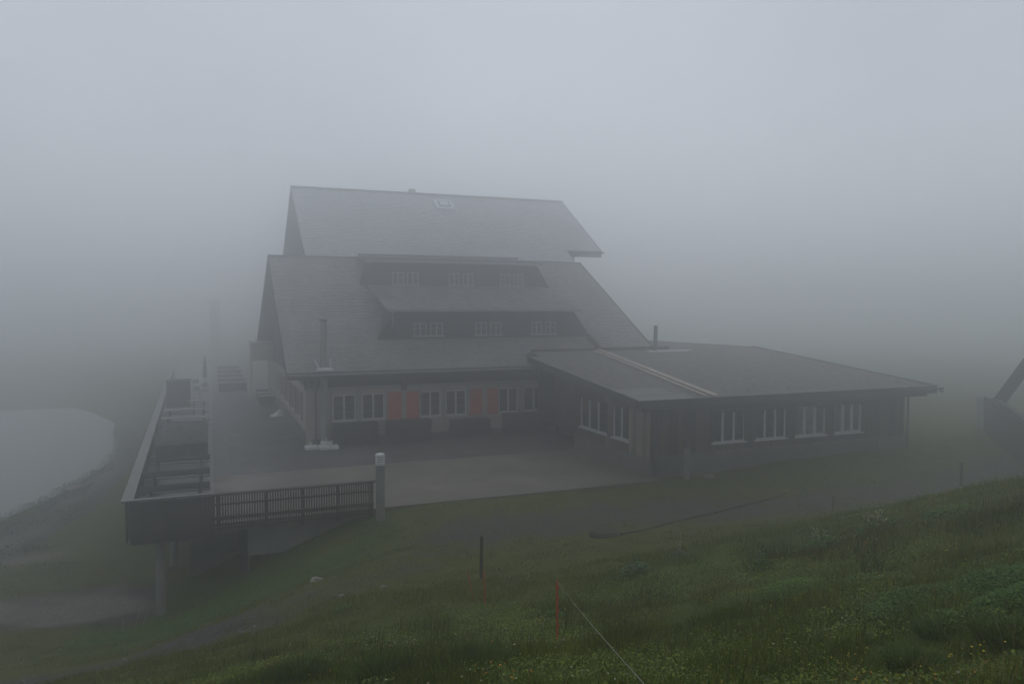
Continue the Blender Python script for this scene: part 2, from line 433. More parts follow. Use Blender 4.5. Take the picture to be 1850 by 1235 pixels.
def np_mesh(name, V, F, mats, attrs=None, color=None, parent=None, smooth=False):
    me = bpy.data.meshes.new(name)
    k = F.shape[1]
    me.vertices.add(len(V)); me.vertices.foreach_set('co', np.ascontiguousarray(V, dtype=np.float32).ravel())
    me.loops.add(F.size); me.loops.foreach_set('vertex_index', np.ascontiguousarray(F, dtype=np.int32).ravel())
    me.polygons.add(len(F)); me.polygons.foreach_set('loop_start', np.arange(0, F.size, k, dtype=np.int32))
    try: me.polygons.foreach_set('loop_total', np.full(len(F), k, dtype=np.int32))
    except Exception: pass
    for n_, a in (attrs or {}).items():
        at = me.attributes.new(n_, 'FLOAT', 'POINT'); at.data.foreach_set('value', np.ascontiguousarray(a, dtype=np.float32).ravel())
    if color is not None:
        at = me.attributes.new('tint', 'FLOAT_COLOR', 'POINT')
        c4 = np.ones((len(V), 4), dtype=np.float32); c4[:, :3] = color
        at.data.foreach_set('color', c4.ravel())
    for m in mats: me.materials.append(m)
    if smooth: me.polygons.foreach_set('use_smooth', np.ones(len(F), dtype=bool))
    me.update(calc_edges=True); me.validate()
    o = bpy.data.objects.new(name, me); col.objects.link(o)
    if parent is not None: o.parent = parent
    return o

def ground_mat():
    m = bpy.data.materials.new('ground'); m.use_nodes = True
    nt = m.node_tree; N = nt.nodes; L = nt.links; b = N['Principled BSDF']
    tc = N.new('ShaderNodeTexCoord')
    def noise(s, d=6, r=.6):
        n = N.new('ShaderNodeTexNoise'); n.inputs['Scale'].default_value = s; n.inputs['Detail'].default_value = d; n.inputs['Roughness'].default_value = r
        L.new(tc.outputs['Object'], n.inputs['Vector']); return n.outputs['Fac']
    def ramp(fac, stops):
        r = N.new('ShaderNodeValToRGB'); e = r.color_ramp.elements
        e[0].position, e[0].color = stops[0][0], (*stops[0][1], 1)
        e[1].position, e[1].color = stops[-1][0], (*stops[-1][1], 1)
        for p, c in stops[1:-1]:
            x = e.new(p); x.color = (*c, 1)
        L.new(fac, r.inputs['Fac']); return r.outputs['Color']
    def mix(f, a, c):
        x = N.new('ShaderNodeMix'); x.data_type = 'RGBA'
        L.new(f, x.inputs['Factor']); L.new(a, x.inputs['A']); L.new(c, x.inputs['B']); return x.outputs['Result']
    turf = ramp(noise(1.1), [(.3, (.036, .054, .006)), (.5, (.058, .084, .007)), (.7, (.092, .108, .012))])
    dry = ramp(noise(2.3), [(.3, (.044, .054, .008)), (.5, (.072, .080, .013)), (.72, (.110, .095, .026))])
    grit = ramp(noise(16, 4, .8), [(.30, (.025, .024, .023)), (.48, (.055, .051, .050)), (.60, (.080, .076, .074)), (.74, (.22, .21, .20))])
    ad = N.new('ShaderNodeAttribute'); ad.attribute_name = 'dry'
    ag = N.new('ShaderNodeAttribute'); ag.attribute_name = 'gravel'
    c = mix(ad.outputs['Fac'], turf, dry)
    # the grit breaks through in patches
    ma = N.new('ShaderNodeMath'); ma.operation = 'ADD'; L.new(ag.outputs['Fac'], ma.inputs[0])
    ns = N.new('ShaderNodeMapRange'); ns.inputs['To Min'].default_value = -.6; ns.inputs['To Max'].default_value = .6; L.new(noise(3.2, 7, .7), ns.inputs['Value']); L.new(ns.outputs[0], ma.inputs[1])
    mr = N.new('ShaderNodeMapRange'); mr.inputs['From Min'].default_value = .3; mr.inputs['From Max'].default_value = .7; L.new(ma.outputs[0], mr.inputs['Value'])
    c = mix(mr.outputs[0], c, grit)
    ap = N.new('ShaderNodeAttribute'); ap.attribute_name = 'pale'
    c = mix(ap.outputs['Fac'], c, ramp(noise(9, 5, .75), [(.3, (.07, .062, .052)), (.5, (.16, .145, .125)), (.7, (.34, .31, .27))]))
    L.new(c, b.inputs['Base Color']); b.inputs['Roughness'].default_value = .9; b.inputs['Specular IOR Level'].default_value = .2
    bp = N.new('ShaderNodeBump'); bp.inputs['Distance'].default_value = .035; L.new(noise(18, 5, .7), bp.inputs['Height']); L.new(bp.outputs[0], b.inputs['Normal'])
    return m
ground = np_mesh('ground', V, F, [ground_mat()], {'gravel': gravel_mask(GX, GY), 'dry': dry_mask(GX, GY), 'pale': pale_mask(GX, GY)}, smooth=True)
tag(ground, 'grassy alpine hillside with gravel patches around the building', None, None, 'structure')

# reservoir
wm = bpy.data.materials.new('pond_water'); wm.use_nodes = True
_b = wm.node_tree.nodes['Principled BSDF']; _b.inputs['Base Color'].default_value = (.085, .09, .085, 1); _b.inputs['Roughness'].default_value = .22; _b.inputs['Specular IOR Level'].default_value = .5
_n = wm.node_tree.nodes.new('ShaderNodeTexNoise'); _n.inputs['Scale'].default_value = 2.6; _n.inputs['Detail'].default_value = 5
_p = wm.node_tree.nodes.new('ShaderNodeBump'); _p.inputs['Distance'].default_value = .02; wm.node_tree.links.new(_n.outputs[0], _p.inputs['Height']); wm.node_tree.links.new(_p.outputs[0], _b.inputs['Normal'])
w = MB(); w.box(-75, -3.4, 28, 80, -3.6, -3.07)
tag(w.build('water', wm), 'pale still water of the small reservoir below the deck', None, None, 'structure')
def grow_blades(n, region, hmin, hmax, w0, seed, two=True, keep=None, pal=None):
    rs = np.random.RandomState(seed)
    (x0, x1, y0, y1) = region
    X = rs.uniform(x0, x1, n); Y = rs.uniform(y0, y1, n)
    k = keep(X, Y, rs); X, Y = X[k], Y[k]; n = len(X)
    Z = H(X, Y) - .01
    clump = fbm(X, Y, .55, 55, 3)
    hh = (hmin + (hmax - hmin) * rs.rand(n) ** 1.6) * (.45 + 1.25 * sstep(.3, .75, clump))
    ang = rs.uniform(0, 2 * np.pi, n); tilt = rs.uniform(.05, .75, n) * hh
    wd = w0 * rs.uniform(.7, 1.4, n); wa = rs.uniform(0, np.pi, n)
    ux, uy = np.cos(wa) * wd / 2, np.sin(wa) * wd / 2
    tx, ty = np.cos(ang) * tilt, np.sin(ang) * tilt
    g1 = fbm(X, Y, 1.7, 61)[:, None]; g2 = rs.rand(n)[:, None]; dr = dry_mask(X, Y)[:, None]
    A, B, Cc, Dd = [np.array(c) for c in pal]
    c = A * (1 - g1) + B * g1
    yel = sstep(.50, .72, fbm(X, Y, .9, 66))[:, None]; c = c * (1 - yel * .6) + np.array((.150, .180, .012)) * yel * .6
    c = c * (1 - .8 * dr) + Cc * .8 * dr
    c = np.where(g2 > .93, Dd, c) * rs.uniform(.55, 1.5, (n, 1))
    if two:
        P = np.zeros((n, 5, 3))
        P[:, 0] = np.stack([X - ux, Y - uy, Z], 1); P[:, 1] = np.stack([X + ux, Y + uy, Z], 1)
        P[:, 2] = np.stack([X + ux * .7 + tx * .35, Y + uy * .7 + ty * .35, Z + hh * .6], 1)
        P[:, 3] = np.stack([X - ux * .7 + tx * .35, Y - uy * .7 + ty * .35, Z + hh * .6], 1)
        P[:, 4] = np.stack([X + tx, Y + ty, Z + hh * .96], 1)
        b = (np.arange(n) * 5)[:, None]
        Fq = np.concatenate([b + np.array([[0, 1, 2]]), b + np.array([[0, 2, 3]]), b + np.array([[3, 2, 4]])], 0)
        return P.reshape(-1, 3), Fq, np.repeat(c, 5, 0)
    P = np.zeros((n, 3, 3))
    P[:, 0] = np.stack([X - ux, Y - uy, Z], 1); P[:, 1] = np.stack([X + ux, Y + uy, Z], 1); P[:, 2] = np.stack([X + tx, Y + ty, Z + hh], 1)
    b = (np.arange(n) * 3)[:, None]
    return P.reshape(-1, 3), b + np.array([[0, 1, 2]]), np.repeat(c, 3, 0)

SY, CYW = math.sin(YAW), math.cos(YAW)
def in_view(X, Y, margin=4.5):
    d = X * SY + Y * CYW; r = X * CYW - Y * SY
    return (d > 2.5) & (np.abs(r) < d * .69 + margin)
def joinm(L_):
    off = 0; Vs, Fs, Cs = [], [], []
    for v, f, c in L_:
        Vs.append(v); Fs.append(f + off); Cs.append(c); off += len(v)
    return np.concatenate(Vs), np.concatenate(Fs), np.concatenate(Cs)
PAL = [(.052, .088, .006), (.130, .172, .009), (.110, .118, .015), (.22, .17, .055)]
def keep_grass(dmin, dmax, dens=1.0):
    def k(X, Y, rs):
        d = X * SY + Y * CYW
        ok = in_view(X, Y) & (d > dmin) & (d < dmax)
        ok &= ~((X > 4.0) & (Y > 23.17) & (X < 15)) & ~((X > -2.4) & (X <= 4.0) & (Y > 23.0)) & ~((X > 14.8) & (Y > 23.9) & (X < 27.8))
        g = gravel_mask(X, Y)
        ok &= rs.rand(len(X)) > g * 1.0
        ok &= rs.rand(len(X)) < dens
        ok &= H0(X, Y) > -2.95
        return ok
    return k
grass_parts = [
    grow_blades(560000, (-7, 17, 0.5, 10.5), .035, .15, .0065, 1, True, keep_grass(1.5, 9.3), PAL),
    grow_blades(400000, (-10, 24, 3, 17), .03, .12, .010, 2, False, keep_grass(9.3, 16), PAL),
    grow_blades(300000, (-14, 34, 11, 30), .02, .075, .016, 3, False, keep_grass(16, 34), PAL),
    grow_blades(26000, (-3, 13, 1.5, 13), .18, .34, .0034, 14, True, lambda X, Y, rs: keep_grass(2.5, 12)(X, Y, rs) & (fbm(X, Y, 1.5, 171) > .52), [(.15, .085, .04), (.19, .13, .06), (.15, .085, .04), (.30, .26, .14)]),
    grow_blades(60000, (-3, 13, 1.5, 14), .14, .30, .0055, 4, True, lambda X, Y, rs: keep_grass(2.5, 13)(X, Y, rs) & (fbm(X, Y, .8, 71) > .60), [(.032, .048, .014), (.050, .066, .018), (.075, .066, .034), (.12, .085, .05)]),
]
Vg, Fg, Cg = joinm(grass_parts)
tag(np_mesh('grass', Vg, Fg, [M['blade']], color=Cg), 'wet green meadow grass covering the hillside', None, None, 'stuff')

# small leaves of clover and herbs hugging the slope
def leaves_at(X, Y, Z, size, rs, pal, up=.5):
    n = len(X)
    th = rs.uniform(0, 2 * np.pi, n); el = rs.uniform(-.2, .9, n)
    d = np.stack([np.cos(th) * np.cos(el), np.sin(th) * np.cos(el), np.sin(el)], 1)
    s = np.stack([-np.sin(th), np.cos(th), rs.uniform(-.35, .35, n)], 1)
    sz = (size * rs.uniform(.6, 1.4, n))[:, None]
    c0 = np.stack([X, Y, Z], 1)
    P = np.zeros((n, 6, 3))
    P[:, 0] = c0; P[:, 1] = c0 + d * sz * .35 + s * sz * .38; P[:, 2] = c0 + d * sz * .8 + s * sz * .30
    P[:, 3] = c0 + d * sz * 1.1 - np.array([0, 0, 1]) * sz * .15; P[:, 4] = c0 + d * sz * .8 - s * sz * .30; P[:, 5] = c0 + d * sz * .35 - s * sz * .38
    b = (np.arange(n) * 6)[:, None]
    Fq = np.concatenate([b + np.array([[0, 1, 2]]), b + np.array([[0, 2, 3]]), b + np.array([[0, 3, 4]]), b + np.array([[0, 4, 5]])], 0)
    t = rs.rand(n, 1); A, B = [np.array(c) for c in pal]
    c = (A * (1 - t) + B * t) * rs.uniform(.6, 1.35, (n, 1))
    return P.reshape(-1, 3), Fq, np.repeat(c, 6, 0)
rs = np.random.RandomState(12)
X = rs.uniform(-5, 16, 230000); Y = rs.uniform(1, 13, 230000)
k = keep_grass(2.5, 13)(X, Y, rs) & (fbm(X, Y, 1.1, 91) > .46); X, Y = X[k], Y[k]
v1 = leaves_at(X, Y, H(X, Y) + rs.uniform(.01, .09, len(X)), .024, rs, [(.055, .100, .010), (.18, .235, .018)])
tag(np_mesh('ground_cover', *v1[:2], [M['leaf']], color=v1[2]), 'low clover and herb leaves among the meadow grass', None, None, 'stuff')

# coarse plants along the reservoir shore and on the bank below the deck
X = rs.uniform(-24, -4.0, 60000); Y = rs.uniform(29, 62, 60000); h_ = H0(X, Y)
k = (h_ > -3.12) & (h_ < -2.90 + .12 * fbm(X, Y, 1.2, 77)) & (fbm(X, Y, 1.4, 78) > .40); X, Y = X[k], Y[k]
vs1 = leaves_at(X, Y, H(X, Y) + rs.uniform(.0, .32, len(X)) * (.3 + fbm(X, Y, 1.0, 79)), .09, rs, [(.022, .045, .012), (.060, .085, .022)])
X = rs.uniform(-3.5, 5.0, 26000); Y = rs.uniform(19, 23.2, 26000)
k = (fbm(X, Y, 1.3, 88) > .42) & (gravel_mask(X, Y) < .25) & (H0(X, Y) > -2.8); X, Y = X[k], Y[k]
vs2 = leaves_at(X, Y, H(X, Y) + rs.uniform(.0, .10, len(X)), .035, rs, [(.045, .105, .016), (.10, .18, .028)])
vs_ = joinm([vs1, vs2])
tag(np_mesh('bank_plants', vs_[0], vs_[1], [M['leaf']], color=vs_[2]), 'coarse green plants on the reservoir shore and the bank below the deck', None, None, 'stuff')

# flowers: clusters of yellow and orange heads, creamy spikes
def heads(X, Y, Z, size, color, rs):
    n = len(X); k6 = 6
    P = np.zeros((n, k6 + 1, 3)); P[:, 0] = np.stack([X, Y, Z + size * .4], 1)
    for i in range(k6):
        t = 2 * np.pi * i / k6 + rs.rand(n)
        P[:, i + 1] = np.stack([X + np.cos(t) * size, Y + np.sin(t) * size, Z + rs.uniform(-.4, .3, n) * size], 1)
    b = (np.arange(n) * (k6 + 1))[:, None]
    Fq = np.concatenate([b + np.array([[0, i + 1, (i + 1) % k6 + 1]]) for i in range(k6)], 0)
    c = np.array(color) * rs.uniform(.6, 1.2, (n, 1))
    return P.reshape(-1, 3), Fq, np.repeat(c, k6 + 1, 0)
fl = []
for cseed, colr, num, cl, size, lift in ((1, (.75, .52, .02), 900, .74, .0075, .08), (2, (.85, .32, .02), 380, .72, .009, .085), (3, (.70, .72, .48), 260, .70, .009, .12), (4, (.55, .55, .52), 60, .4, .009, .07), (5, (.40, .04, .03), 10, .3, .016, .08)):
    X = rs.uniform(-2.5, 13, num * 14); Y = rs.uniform(2, 11.5, num * 14)
    k = in_view(X, Y) & (fbm(X, Y, 1.0, 200 + cseed) > cl * .86) & (rs.rand(len(X)) > .1)
    X, Y = X[k][:num], Y[k][:num]
    n = len(X); s_ = size * rs.uniform(.7, 1.5, n)
    fl.append(heads(X, Y, H(X, Y) + lift * rs.uniform(.5, 1.3, n), s_, colr, rs))
vf = joinm(fl)
tag(np_mesh('wild_flowers', vf[0], vf[1], [M['petal']], color=vf[2]), 'scattered yellow, orange and cream wild flowers in the meadow', None, None, 'stuff')

# loose stones on the track and the gravel patch
sb = MB(); rs = np.random.RandomState(5); cnt = 0
X = rs.uniform(-6, 26, 9000); Y = rs.uniform(14, 27, 9000); g = gravel_mask(X, Y)
for x, y, gg in zip(X, Y, g):
    if rs.rand() < gg * .42 and not (y > 23 and -2.4 < x < 15) and not (x > 14.8 and y > 23.8):
        s_ = .010 + .035 * rs.rand() ** 5
        if rs.rand() < .6: s_ *= .7
        sb.blob((x, y, float(H0(x, y)) + s_ * .2), s_ * 1.2, s_, s_ * .6, rs.rand() * 50, .5, 6, 4, 0, rs.rand()); cnt += 1
tag(sb.build('gravel', M['stone']), 'loose grey stones scattered over the track and gravel patch', None, None, 'stuff')

# ------------------------------------------------------------------ single plants
def leafy_plant(name, label, x, y, rad, height, n, size, pal, seed, stalks=0, head=None, group=None):
    rs = np.random.RandomState(seed)
    z0 = hz(x, y)
    t = thing(name, label, 'plant', (x, y, z0), group)
    r = rad * np.sqrt(rs.rand(n)); a = rs.uniform(0, 2 * np.pi, n)
    dome = np.sqrt(np.clip(1 - (r / rad) ** 2, 0, 1)) * height * (.55 + .45 * rs.rand(n))
    px, py = r * np.cos(a), r * np.sin(a) * .9
    zz = H(px + x, py + y) - z0 + dome
    v = leaves_at(px, py, zz, size, rs, pal)
    np_mesh('foliage', v[0], v[1], [M['leaf']], color=v[2], parent=t)
    # stems
    Vs, Fs, Cs = [], [], []
    for k in range(stalks):
        sx, sy = rs.uniform(-rad * .7, rad * .7), rs.uniform(-rad * .5, rad * .5)
        hh = height * rs.uniform(1.3, 2.0); bx, by = rs.uniform(-.05, .05, 2)
        m = MB(); m.tube((x + sx, y + sy, z0 - .02), (x + sx + bx, y + sy + by, z0 + hh), .007, .004, 6)
        st = m.build('stalk', M['stem'], t)
        nn = 42; q = rs.rand(nn); th = rs.uniform(0, 6.28, nn)
        rr = (.028 + .02 * q)
        lv = leaves_at(sx + bx * q + np.cos(th) * rr * .2, sy + by * q + np.sin(th) * rr * .2, hh * (.35 + .65 * q), .045, rs, head or pal)
        np_mesh('bract', lv[0], lv[1], [M['leaf']], color=lv[2], parent=st)
    return t
M['stem'] = mat('plant_stem', (.05, .065, .025), .7, .2, 5)
GR = [(.050, .105, .016), (.125, .20, .03)]; DG = [(.045, .115, .015), (.11, .20, .022)]; YG = [(.05, .11, .012), (.16, .235, .025)]; BG = [(.06, .11, .045), (.12, .17, .07)]
HD = [(.14, .16, .07), (.42, .42, .24)]
leafy_plant('thistle', 'tall thistle with three seeding stalks on the grass brow, left of the other thistles', 8.9, 9.32, .34, .16, 500, .05, DG, 1, 3, HD)
leafy_plant('thistle', 'seeding thistle clump with many pale heads on the grass brow, right of the tallest thistles', 9.85, 9.0, .42, .13, 450, .045, DG, 2, 7, HD)
leafy_plant('weed', 'feathery pale green weed in mid slope right of the near red stake', 6.95, 11.6, .30, .22, 420, .05, BG, 3, 1, BG)
leafy_plant('weed', 'small feathery weed beside the gravel, next right from the pale green one', 8.15, 12.0, .17, .22, 200, .045, BG, 4, 1, HD)
leafy_plant('weed', 'dark upright weed standing just left above the bright green leaf mound', 7.65, 9.1, .16, .20, 220, .045, DG, 5, 1, BG)
leafy_plant('leafy_shrub', 'rounded bright green leaf mound in the middle of the right slope', 6.78, 7.55, .48, .19, 3000, .024, YG, 6)
leafy_plant('leafy_shrub', 'low bright green leaves trailing from the right side of the mound', 7.45, 7.15, .30, .08, 500, .03, GR, 7)
leafy_plant('leafy_shrub', 'broad dark green leaf patch at the right picture edge, upper part', 7.35, 5.25, .55, .16, 3600, .024, DG, 8)
leafy_plant('leafy_shrub', 'long leafy bank of mid green leaves left of the broad dark patch', 6.75, 5.65, .55, .13, 3000, .023, GR, 9)
leafy_plant('leafy_shrub', 'yellow green leaf tuft in front of the long leafy bank', 6.3, 5.0, .22, .10, 500, .030, YG, 10)
leafy_plant('leafy_shrub', 'large leaved dark green plant low at the right picture edge', 6.75, 4.65, .42, .13, 1800, .028, DG, 11)
leafy_plant('leafy_shrub', 'small grey green leaf tuft halfway between near red stake and leaf mound', 6.1, 9.5, .30, .08, 500, .032, GR, 12)
leafy_plant('weed', 'tiny dark weed beside the near red stake, behind its foot', 4.7, 10.2, .18, .12, 180, .035, DG, 13)
leafy_plant('weed', 'dark low weed tuft on the thin turf left of the far red stakes', 2.35, 14.9, .22, .10, 220, .04, DG, 14)
leafy_plant('leafy_shrub', 'dark low green leaves on the brow of the slope at far right', 10.3, 8.1, .40, .12, 500, .04, DG, 15)

# tall grass tufts
def tuft(label, x, y, rad, hgt, n, seed, dark=1.0):
    rs = np.random.RandomState(seed); z0 = hz(x, y)
    t = thing('grass_tuft', label, 'grass tuft', (x, y, z0))
    a = rs.uniform(0, 6.283, n); r = rad * np.sqrt(rs.rand(n)) * 1.1
    bx, by = r * np.cos(a), r * np.sin(a); L_ = hgt * rs.uniform(.5, 1.15, n); lean = rs.uniform(.2, 1.0, n) * rad
    wa = rs.uniform(0, 3.14, n); ux, uy = np.cos(wa) * .0028, np.sin(wa) * .0028
    P = np.zeros((n, 5, 3)); dx, dy = np.cos(a) * lean, np.sin(a) * lean
    P[:, 0] = np.stack([bx - ux, by - uy, 0 * bx - .02], 1); P[:, 1] = np.stack([bx + ux, by + uy, 0 * bx - .02], 1)
    P[:, 2] = np.stack([bx + ux + dx * .35, by + uy + dy * .35, L_ * .65], 1); P[:, 3] = np.stack([bx - ux + dx * .35, by - uy + dy * .35, L_ * .65], 1)
    P[:, 4] = np.stack([bx + dx, by + dy, L_ * .9], 1)
    b = (np.arange(n) * 5)[:, None]
    Fq = np.concatenate([b + np.array([[0, 1, 2]]), b + np.array([[0, 2, 3]]), b + np.array([[3, 2, 4]])], 0)
    c = np.array((.060, .098, .014)) * rs.uniform(.4, 1.9, (n, 1)) * dark
    np_mesh('blades', P.reshape(-1, 3), Fq, [M['blade']], color=np.repeat(c, 5, 0), parent=t)
tuft('tall dark grass tuft left of the pale rock at the bottom edge', 1.55, 7.6, .22, .24, 600, 1)
tuft('wide grass tuft with long blades at bottom centre, right of the pale rock', 2.5, 7.3, .26, .20, 600, 2, .9)
tuft('dense grass tuft at the bottom right, left of the lowest cream flower spikes', 5.0, 4.2, .18, .13, 600, 3)
tuft('long bladed grass tuft at the bottom right corner', 5.75, 3.95, .24, .17, 700, 4, .9)
tuft('grass tuft in front of the yellow green leaves on the right slope', 5.9, 4.7, .18, .12, 500, 5)
tuft('rough grass tuft left of the near red stake, lower on the slope', .9, 8.9, .25, .24, 700, 6, .9)

# ------------------------------------------------------------------ terrace, walkway, deck
def slab(name, label, boxes, m):
    w = MB()
    for b in boxes: w.box(*b)
    return tag(w.build(name, m), label, None, None, 'structure')
slab('terrace_apron', 'concrete apron in front of the terrace paving', [(0, 15.0, 23.2, 29.6, -.25, 0), (0, 3.6, 23.205, 23.6, -1.35, -.251)][:1], M['apron'])
slab('terrace', 'dark wet paving of the terrace', [(.62, 16.0, 29.64, 35.2, -.25, -.004), (.62, 3.9, 35.2, 92, -.25, -.004), (16.0, 17, 30.2, 35.2, -.25, -.004)], M['paving'])
kb = MB()
kb.box(-0.0, 15.0, 29.6, 29.64, -.2, .012); 
tag(kb.build('kerb', M['kerb']), 'thin pale kerb line between apron and paving', None, None, 'structure')
wk = MB(); y = 29.66
while y < 90:
    wk.box(0.0, .60, y, y + .135, -.1, -.002 + rnd.uniform(-.003, .003), 0, rnd.random()); y += .145
wk.box(.601, .63, 29.66, 92, -.1, .015, 0, 1.0)
tag(wk.build('walkway', M['walk']), 'boarded walkway strip along the terrace', None, None, 'structure')
dk = MB(); y = 23.1
while y < 90:
    xl = -2.16 - (y - 23) * .0205
    dk.hexa([(xl, y, -.08), (-.004, y, -.08), (-.004, y + .135, -.08), (xl, y + .135, -.08), (xl, y, -.01), (-.004, y, -.01), (-.004, y + .135, -.01), (xl, y + .135, -.01)], 0, rnd.random())
    y += .145
for x in (-1.9, -1.0, -.1): dk.hexa([(x - .06, 23.15, -.3), (x + .06, 23.15, -.3), (x + .06, 90, -.3), (x - .06, 90, -.3), (x - .06, 23.15, -.081), (x + .06, 23.15, -.081), (x + .06, 90, -.081), (x - .06, 90, -.081)], 1)
tag(dk.build('deck', [M['deck'], M['dark_wood']]), 'wet dark boards of the raised deck', None, None, 'structure')

rw = MB()
rw.box(.95, 4.0, 23.55, 23.85, -1.15, -.26); rw.box(1.2, 1.5, 23.9, 90, -3.4, -.26, 1)  # second box: dark earth colour stands in for shade under the deck
tag(rw.build('retaining_wall', [M['concrete'], M['earth']]), 'pale concrete retaining wall under the terrace edge', 'wall')
w = MB(); w.box(-.72, .72, 25.6, 27.0, -2.9, -1.55)
tag(w.build('concrete_block', M['plinth']), 'pale concrete footing block in the gloom under the deck', 'block')
for (x, y, r, lab, m_) in ((-1.44, 23.45, .135, 'front round concrete pillar under the corner of the deck', 'concrete'), (-1.25, 27.2, .125, 'second concrete pillar further back under the deck', 'concrete')):
    t = thing('concrete_pillar', lab, 'pillar', (x, y, hz(x, y)))
    w = MB(); w.tube((x, y, hz(x, y) - .3), (x, y, -.31), r, n=20); w.build('shaft', M[m_], t, smooth=False)
    w = MB(); w.box(x - .2, x + .2, y - .2, y + .2, hz(x, y) - .3, hz(x, y) + .06); w.build('footing', M['plinth'], t)
t = thing('timber_pillar', 'dark square pillar under the deck against the retaining wall', 'pillar', (.78, 23.4, hz(.78, 23.4)))
w = MB(); w.box(.66, .90, 23.3, 23.54, -2.6, -.26); w.build('shaft', M['dark_wood'], t)
w = MB(); w.box(.905, .945, 23.36, 23.54, -2.4, -.26); w.build('edge_strip', M['concrete'], t)

# front fence
FN = thing('timber_fence', 'dark timber fence of narrow vertical slats across the front of the deck', 'fence', (-2.2, 23.05, 0))
w = MB(); w.beam((-2.35, 22.97, .925), (-.02, 22.97, .925), .20, .045, 0); w.build('top_rail', M['rail_cap'], FN)
w = MB(); w.beam((-.015, 23.0, .885), (4.62, 23.0, .885), .20, .045, 0); w.build('top_rail', M['fence'], FN)
for zz, hh in ((.60, .055), (.20, .11), (-.07, .07)):
    w = MB(); w.beam((-2.17 if zz < 0 else -.05, 22.985, zz), (4.55, 22.985, zz), .035, hh, 0); w.build('cross_rail', M['fence'], FN)
for x in (-2.12, -1.05, .12, 1.42, 2.45, 3.48, 4.5):
    w = MB(); w.box(x - .05, x + .05, 23.045, 23.14, -.22, .86); w.build('post', M['fence'], FN)
edges = [-2.17, -1.05, .12, 1.42, 2.45, 3.48, 4.55]
for a, b in zip(edges[:-1], edges[1:]):
    w = MB(); x = a + .02
    while x < b - .04:
        w.box(x, x + (.069 if x < -.08 else .042), 23.006, 23.03, (-.33 if x < -.1 else -.12) + rnd.uniform(-.012, .012), .855, 0, rnd.random()); x += .0725
    w.build('slat_panel', M['fence'], FN)
w = MB(); w.box(-2.15, 0.0, 23.05, 23.09, -.32, -.082); w.build('fascia_board', M['dark_wood'], FN)

# left parapet along the deck
PR = thing('parapet', 'long parapet railing with a wide pale cap board on the lake side of the deck', 'railing', (-2.3, 23.1, 0))
w = MB(); ys = [22.9, 28, 34, 41, 49, 58, 68, 90]
for a, b in zip(ys[:-1], ys[1:]):
    xa, xb = -2.2 - (a - 23) * .0205, -2.2 - (b - 23) * .0205
    w.beam((xa, a, .915), (xb, b - .01, .915), .30, .04, 0, rnd.random())
w.build('cap_board', M['rail_cap'], PR)
w = MB(); y = 23.2
while y < 80:
    xa = -2.25 - (y - 23) * .0205
    w.box(xa - .02, xa + .02, y, y + .12, -.3, .89, 0, rnd.random()); y += .14
w.build('boarding', M['fence'], PR)
for y in range(25, 80, 4):
    xa = -2.17 - (y - 23) * .0205
    w = MB(); w.box(xa - .04, xa + .04, y, y + .09, -.02, .89); w.build('post', M['fence'], PR)

# ------------------------------------------------------------------ wall helpers
def wall_open(w, Fr, L_, z0, z1, th, ops, m=0):
    """wall from u=0..L_, outward face at n=0, with rectangular openings"""
    cuts = sorted({0, L_, *[o[0] for o in ops], *[o[1] for o in ops]})
    for a, b in zip(cuts[:-1], cuts[1:]):
        o = [q for q in ops if q[0] <= a + 1e-6 and q[1] >= b - 1e-6]
        if not o: w.fbox(Fr, a, b, -th, 0, z0, z1, m)
        else:
            o = o[0]
            if o[2] > z0: w.fbox(Fr, a, b, -th, 0, z0, o[2], m)
            if o[3] < z1: w.fbox(Fr, a, b, -th, 0, o[3], z1, m)

def window(parent, Fr, u0, u1, z0, z1, cols=2, rows=1, fw=.055, rec=.07, pane='pane', frame='white', sill=True, munt=0, name='window', top=True):
    w = MB(); w.fbox(Fr, u0, u1, -rec - .03, -rec - .02, z0, z1)
    win = w.build(name, M[pane], parent)
    f = MB()
    if top: f.fbox(Fr, u0, u1, -rec - .019, -rec + .03, z1 - fw, z1)
    f.fbox(Fr, u0, u1, -rec - .019, -rec + .03, z0, z0 + fw)
    f.fbox(Fr, u0, u0 + fw, -rec - .018, -rec + .029, z0 + fw, z1 - fw); f.fbox(Fr, u1 - fw, u1, -rec - .018, -rec + .029, z0 + fw, z1 - fw)
    cw = (u1 - u0) / cols
    for k in range(1, cols):
        f.fbox(Fr, u0 + cw * k - fw * .65, u0 + cw * k + fw * .65, -rec - .018, -rec + .035, z0 + fw, z1 - fw)
    f.build('frame', M[frame], win)
    if munt:
        for k in range(cols):
            for r in range(1, munt + 1):
                zz = z0 + (z1 - z0) * r / (munt + 1)
                g = MB(); g.fbox(Fr, u0 + cw * k + fw * .8, u0 + cw * (k + 1) - fw * .8, -rec - .017, -rec + .005, zz - .008, zz + .008)
                g.build('glazing_bar', M['frame_grey'], win)
    if sill:
        s = MB(); s.fbox(Fr, u0 - .06, u1 + .06, -rec + .031, .07, z0 - .045, z0 - .002); s.build('sill', M['white' if frame == 'white' else frame], win)
    return win

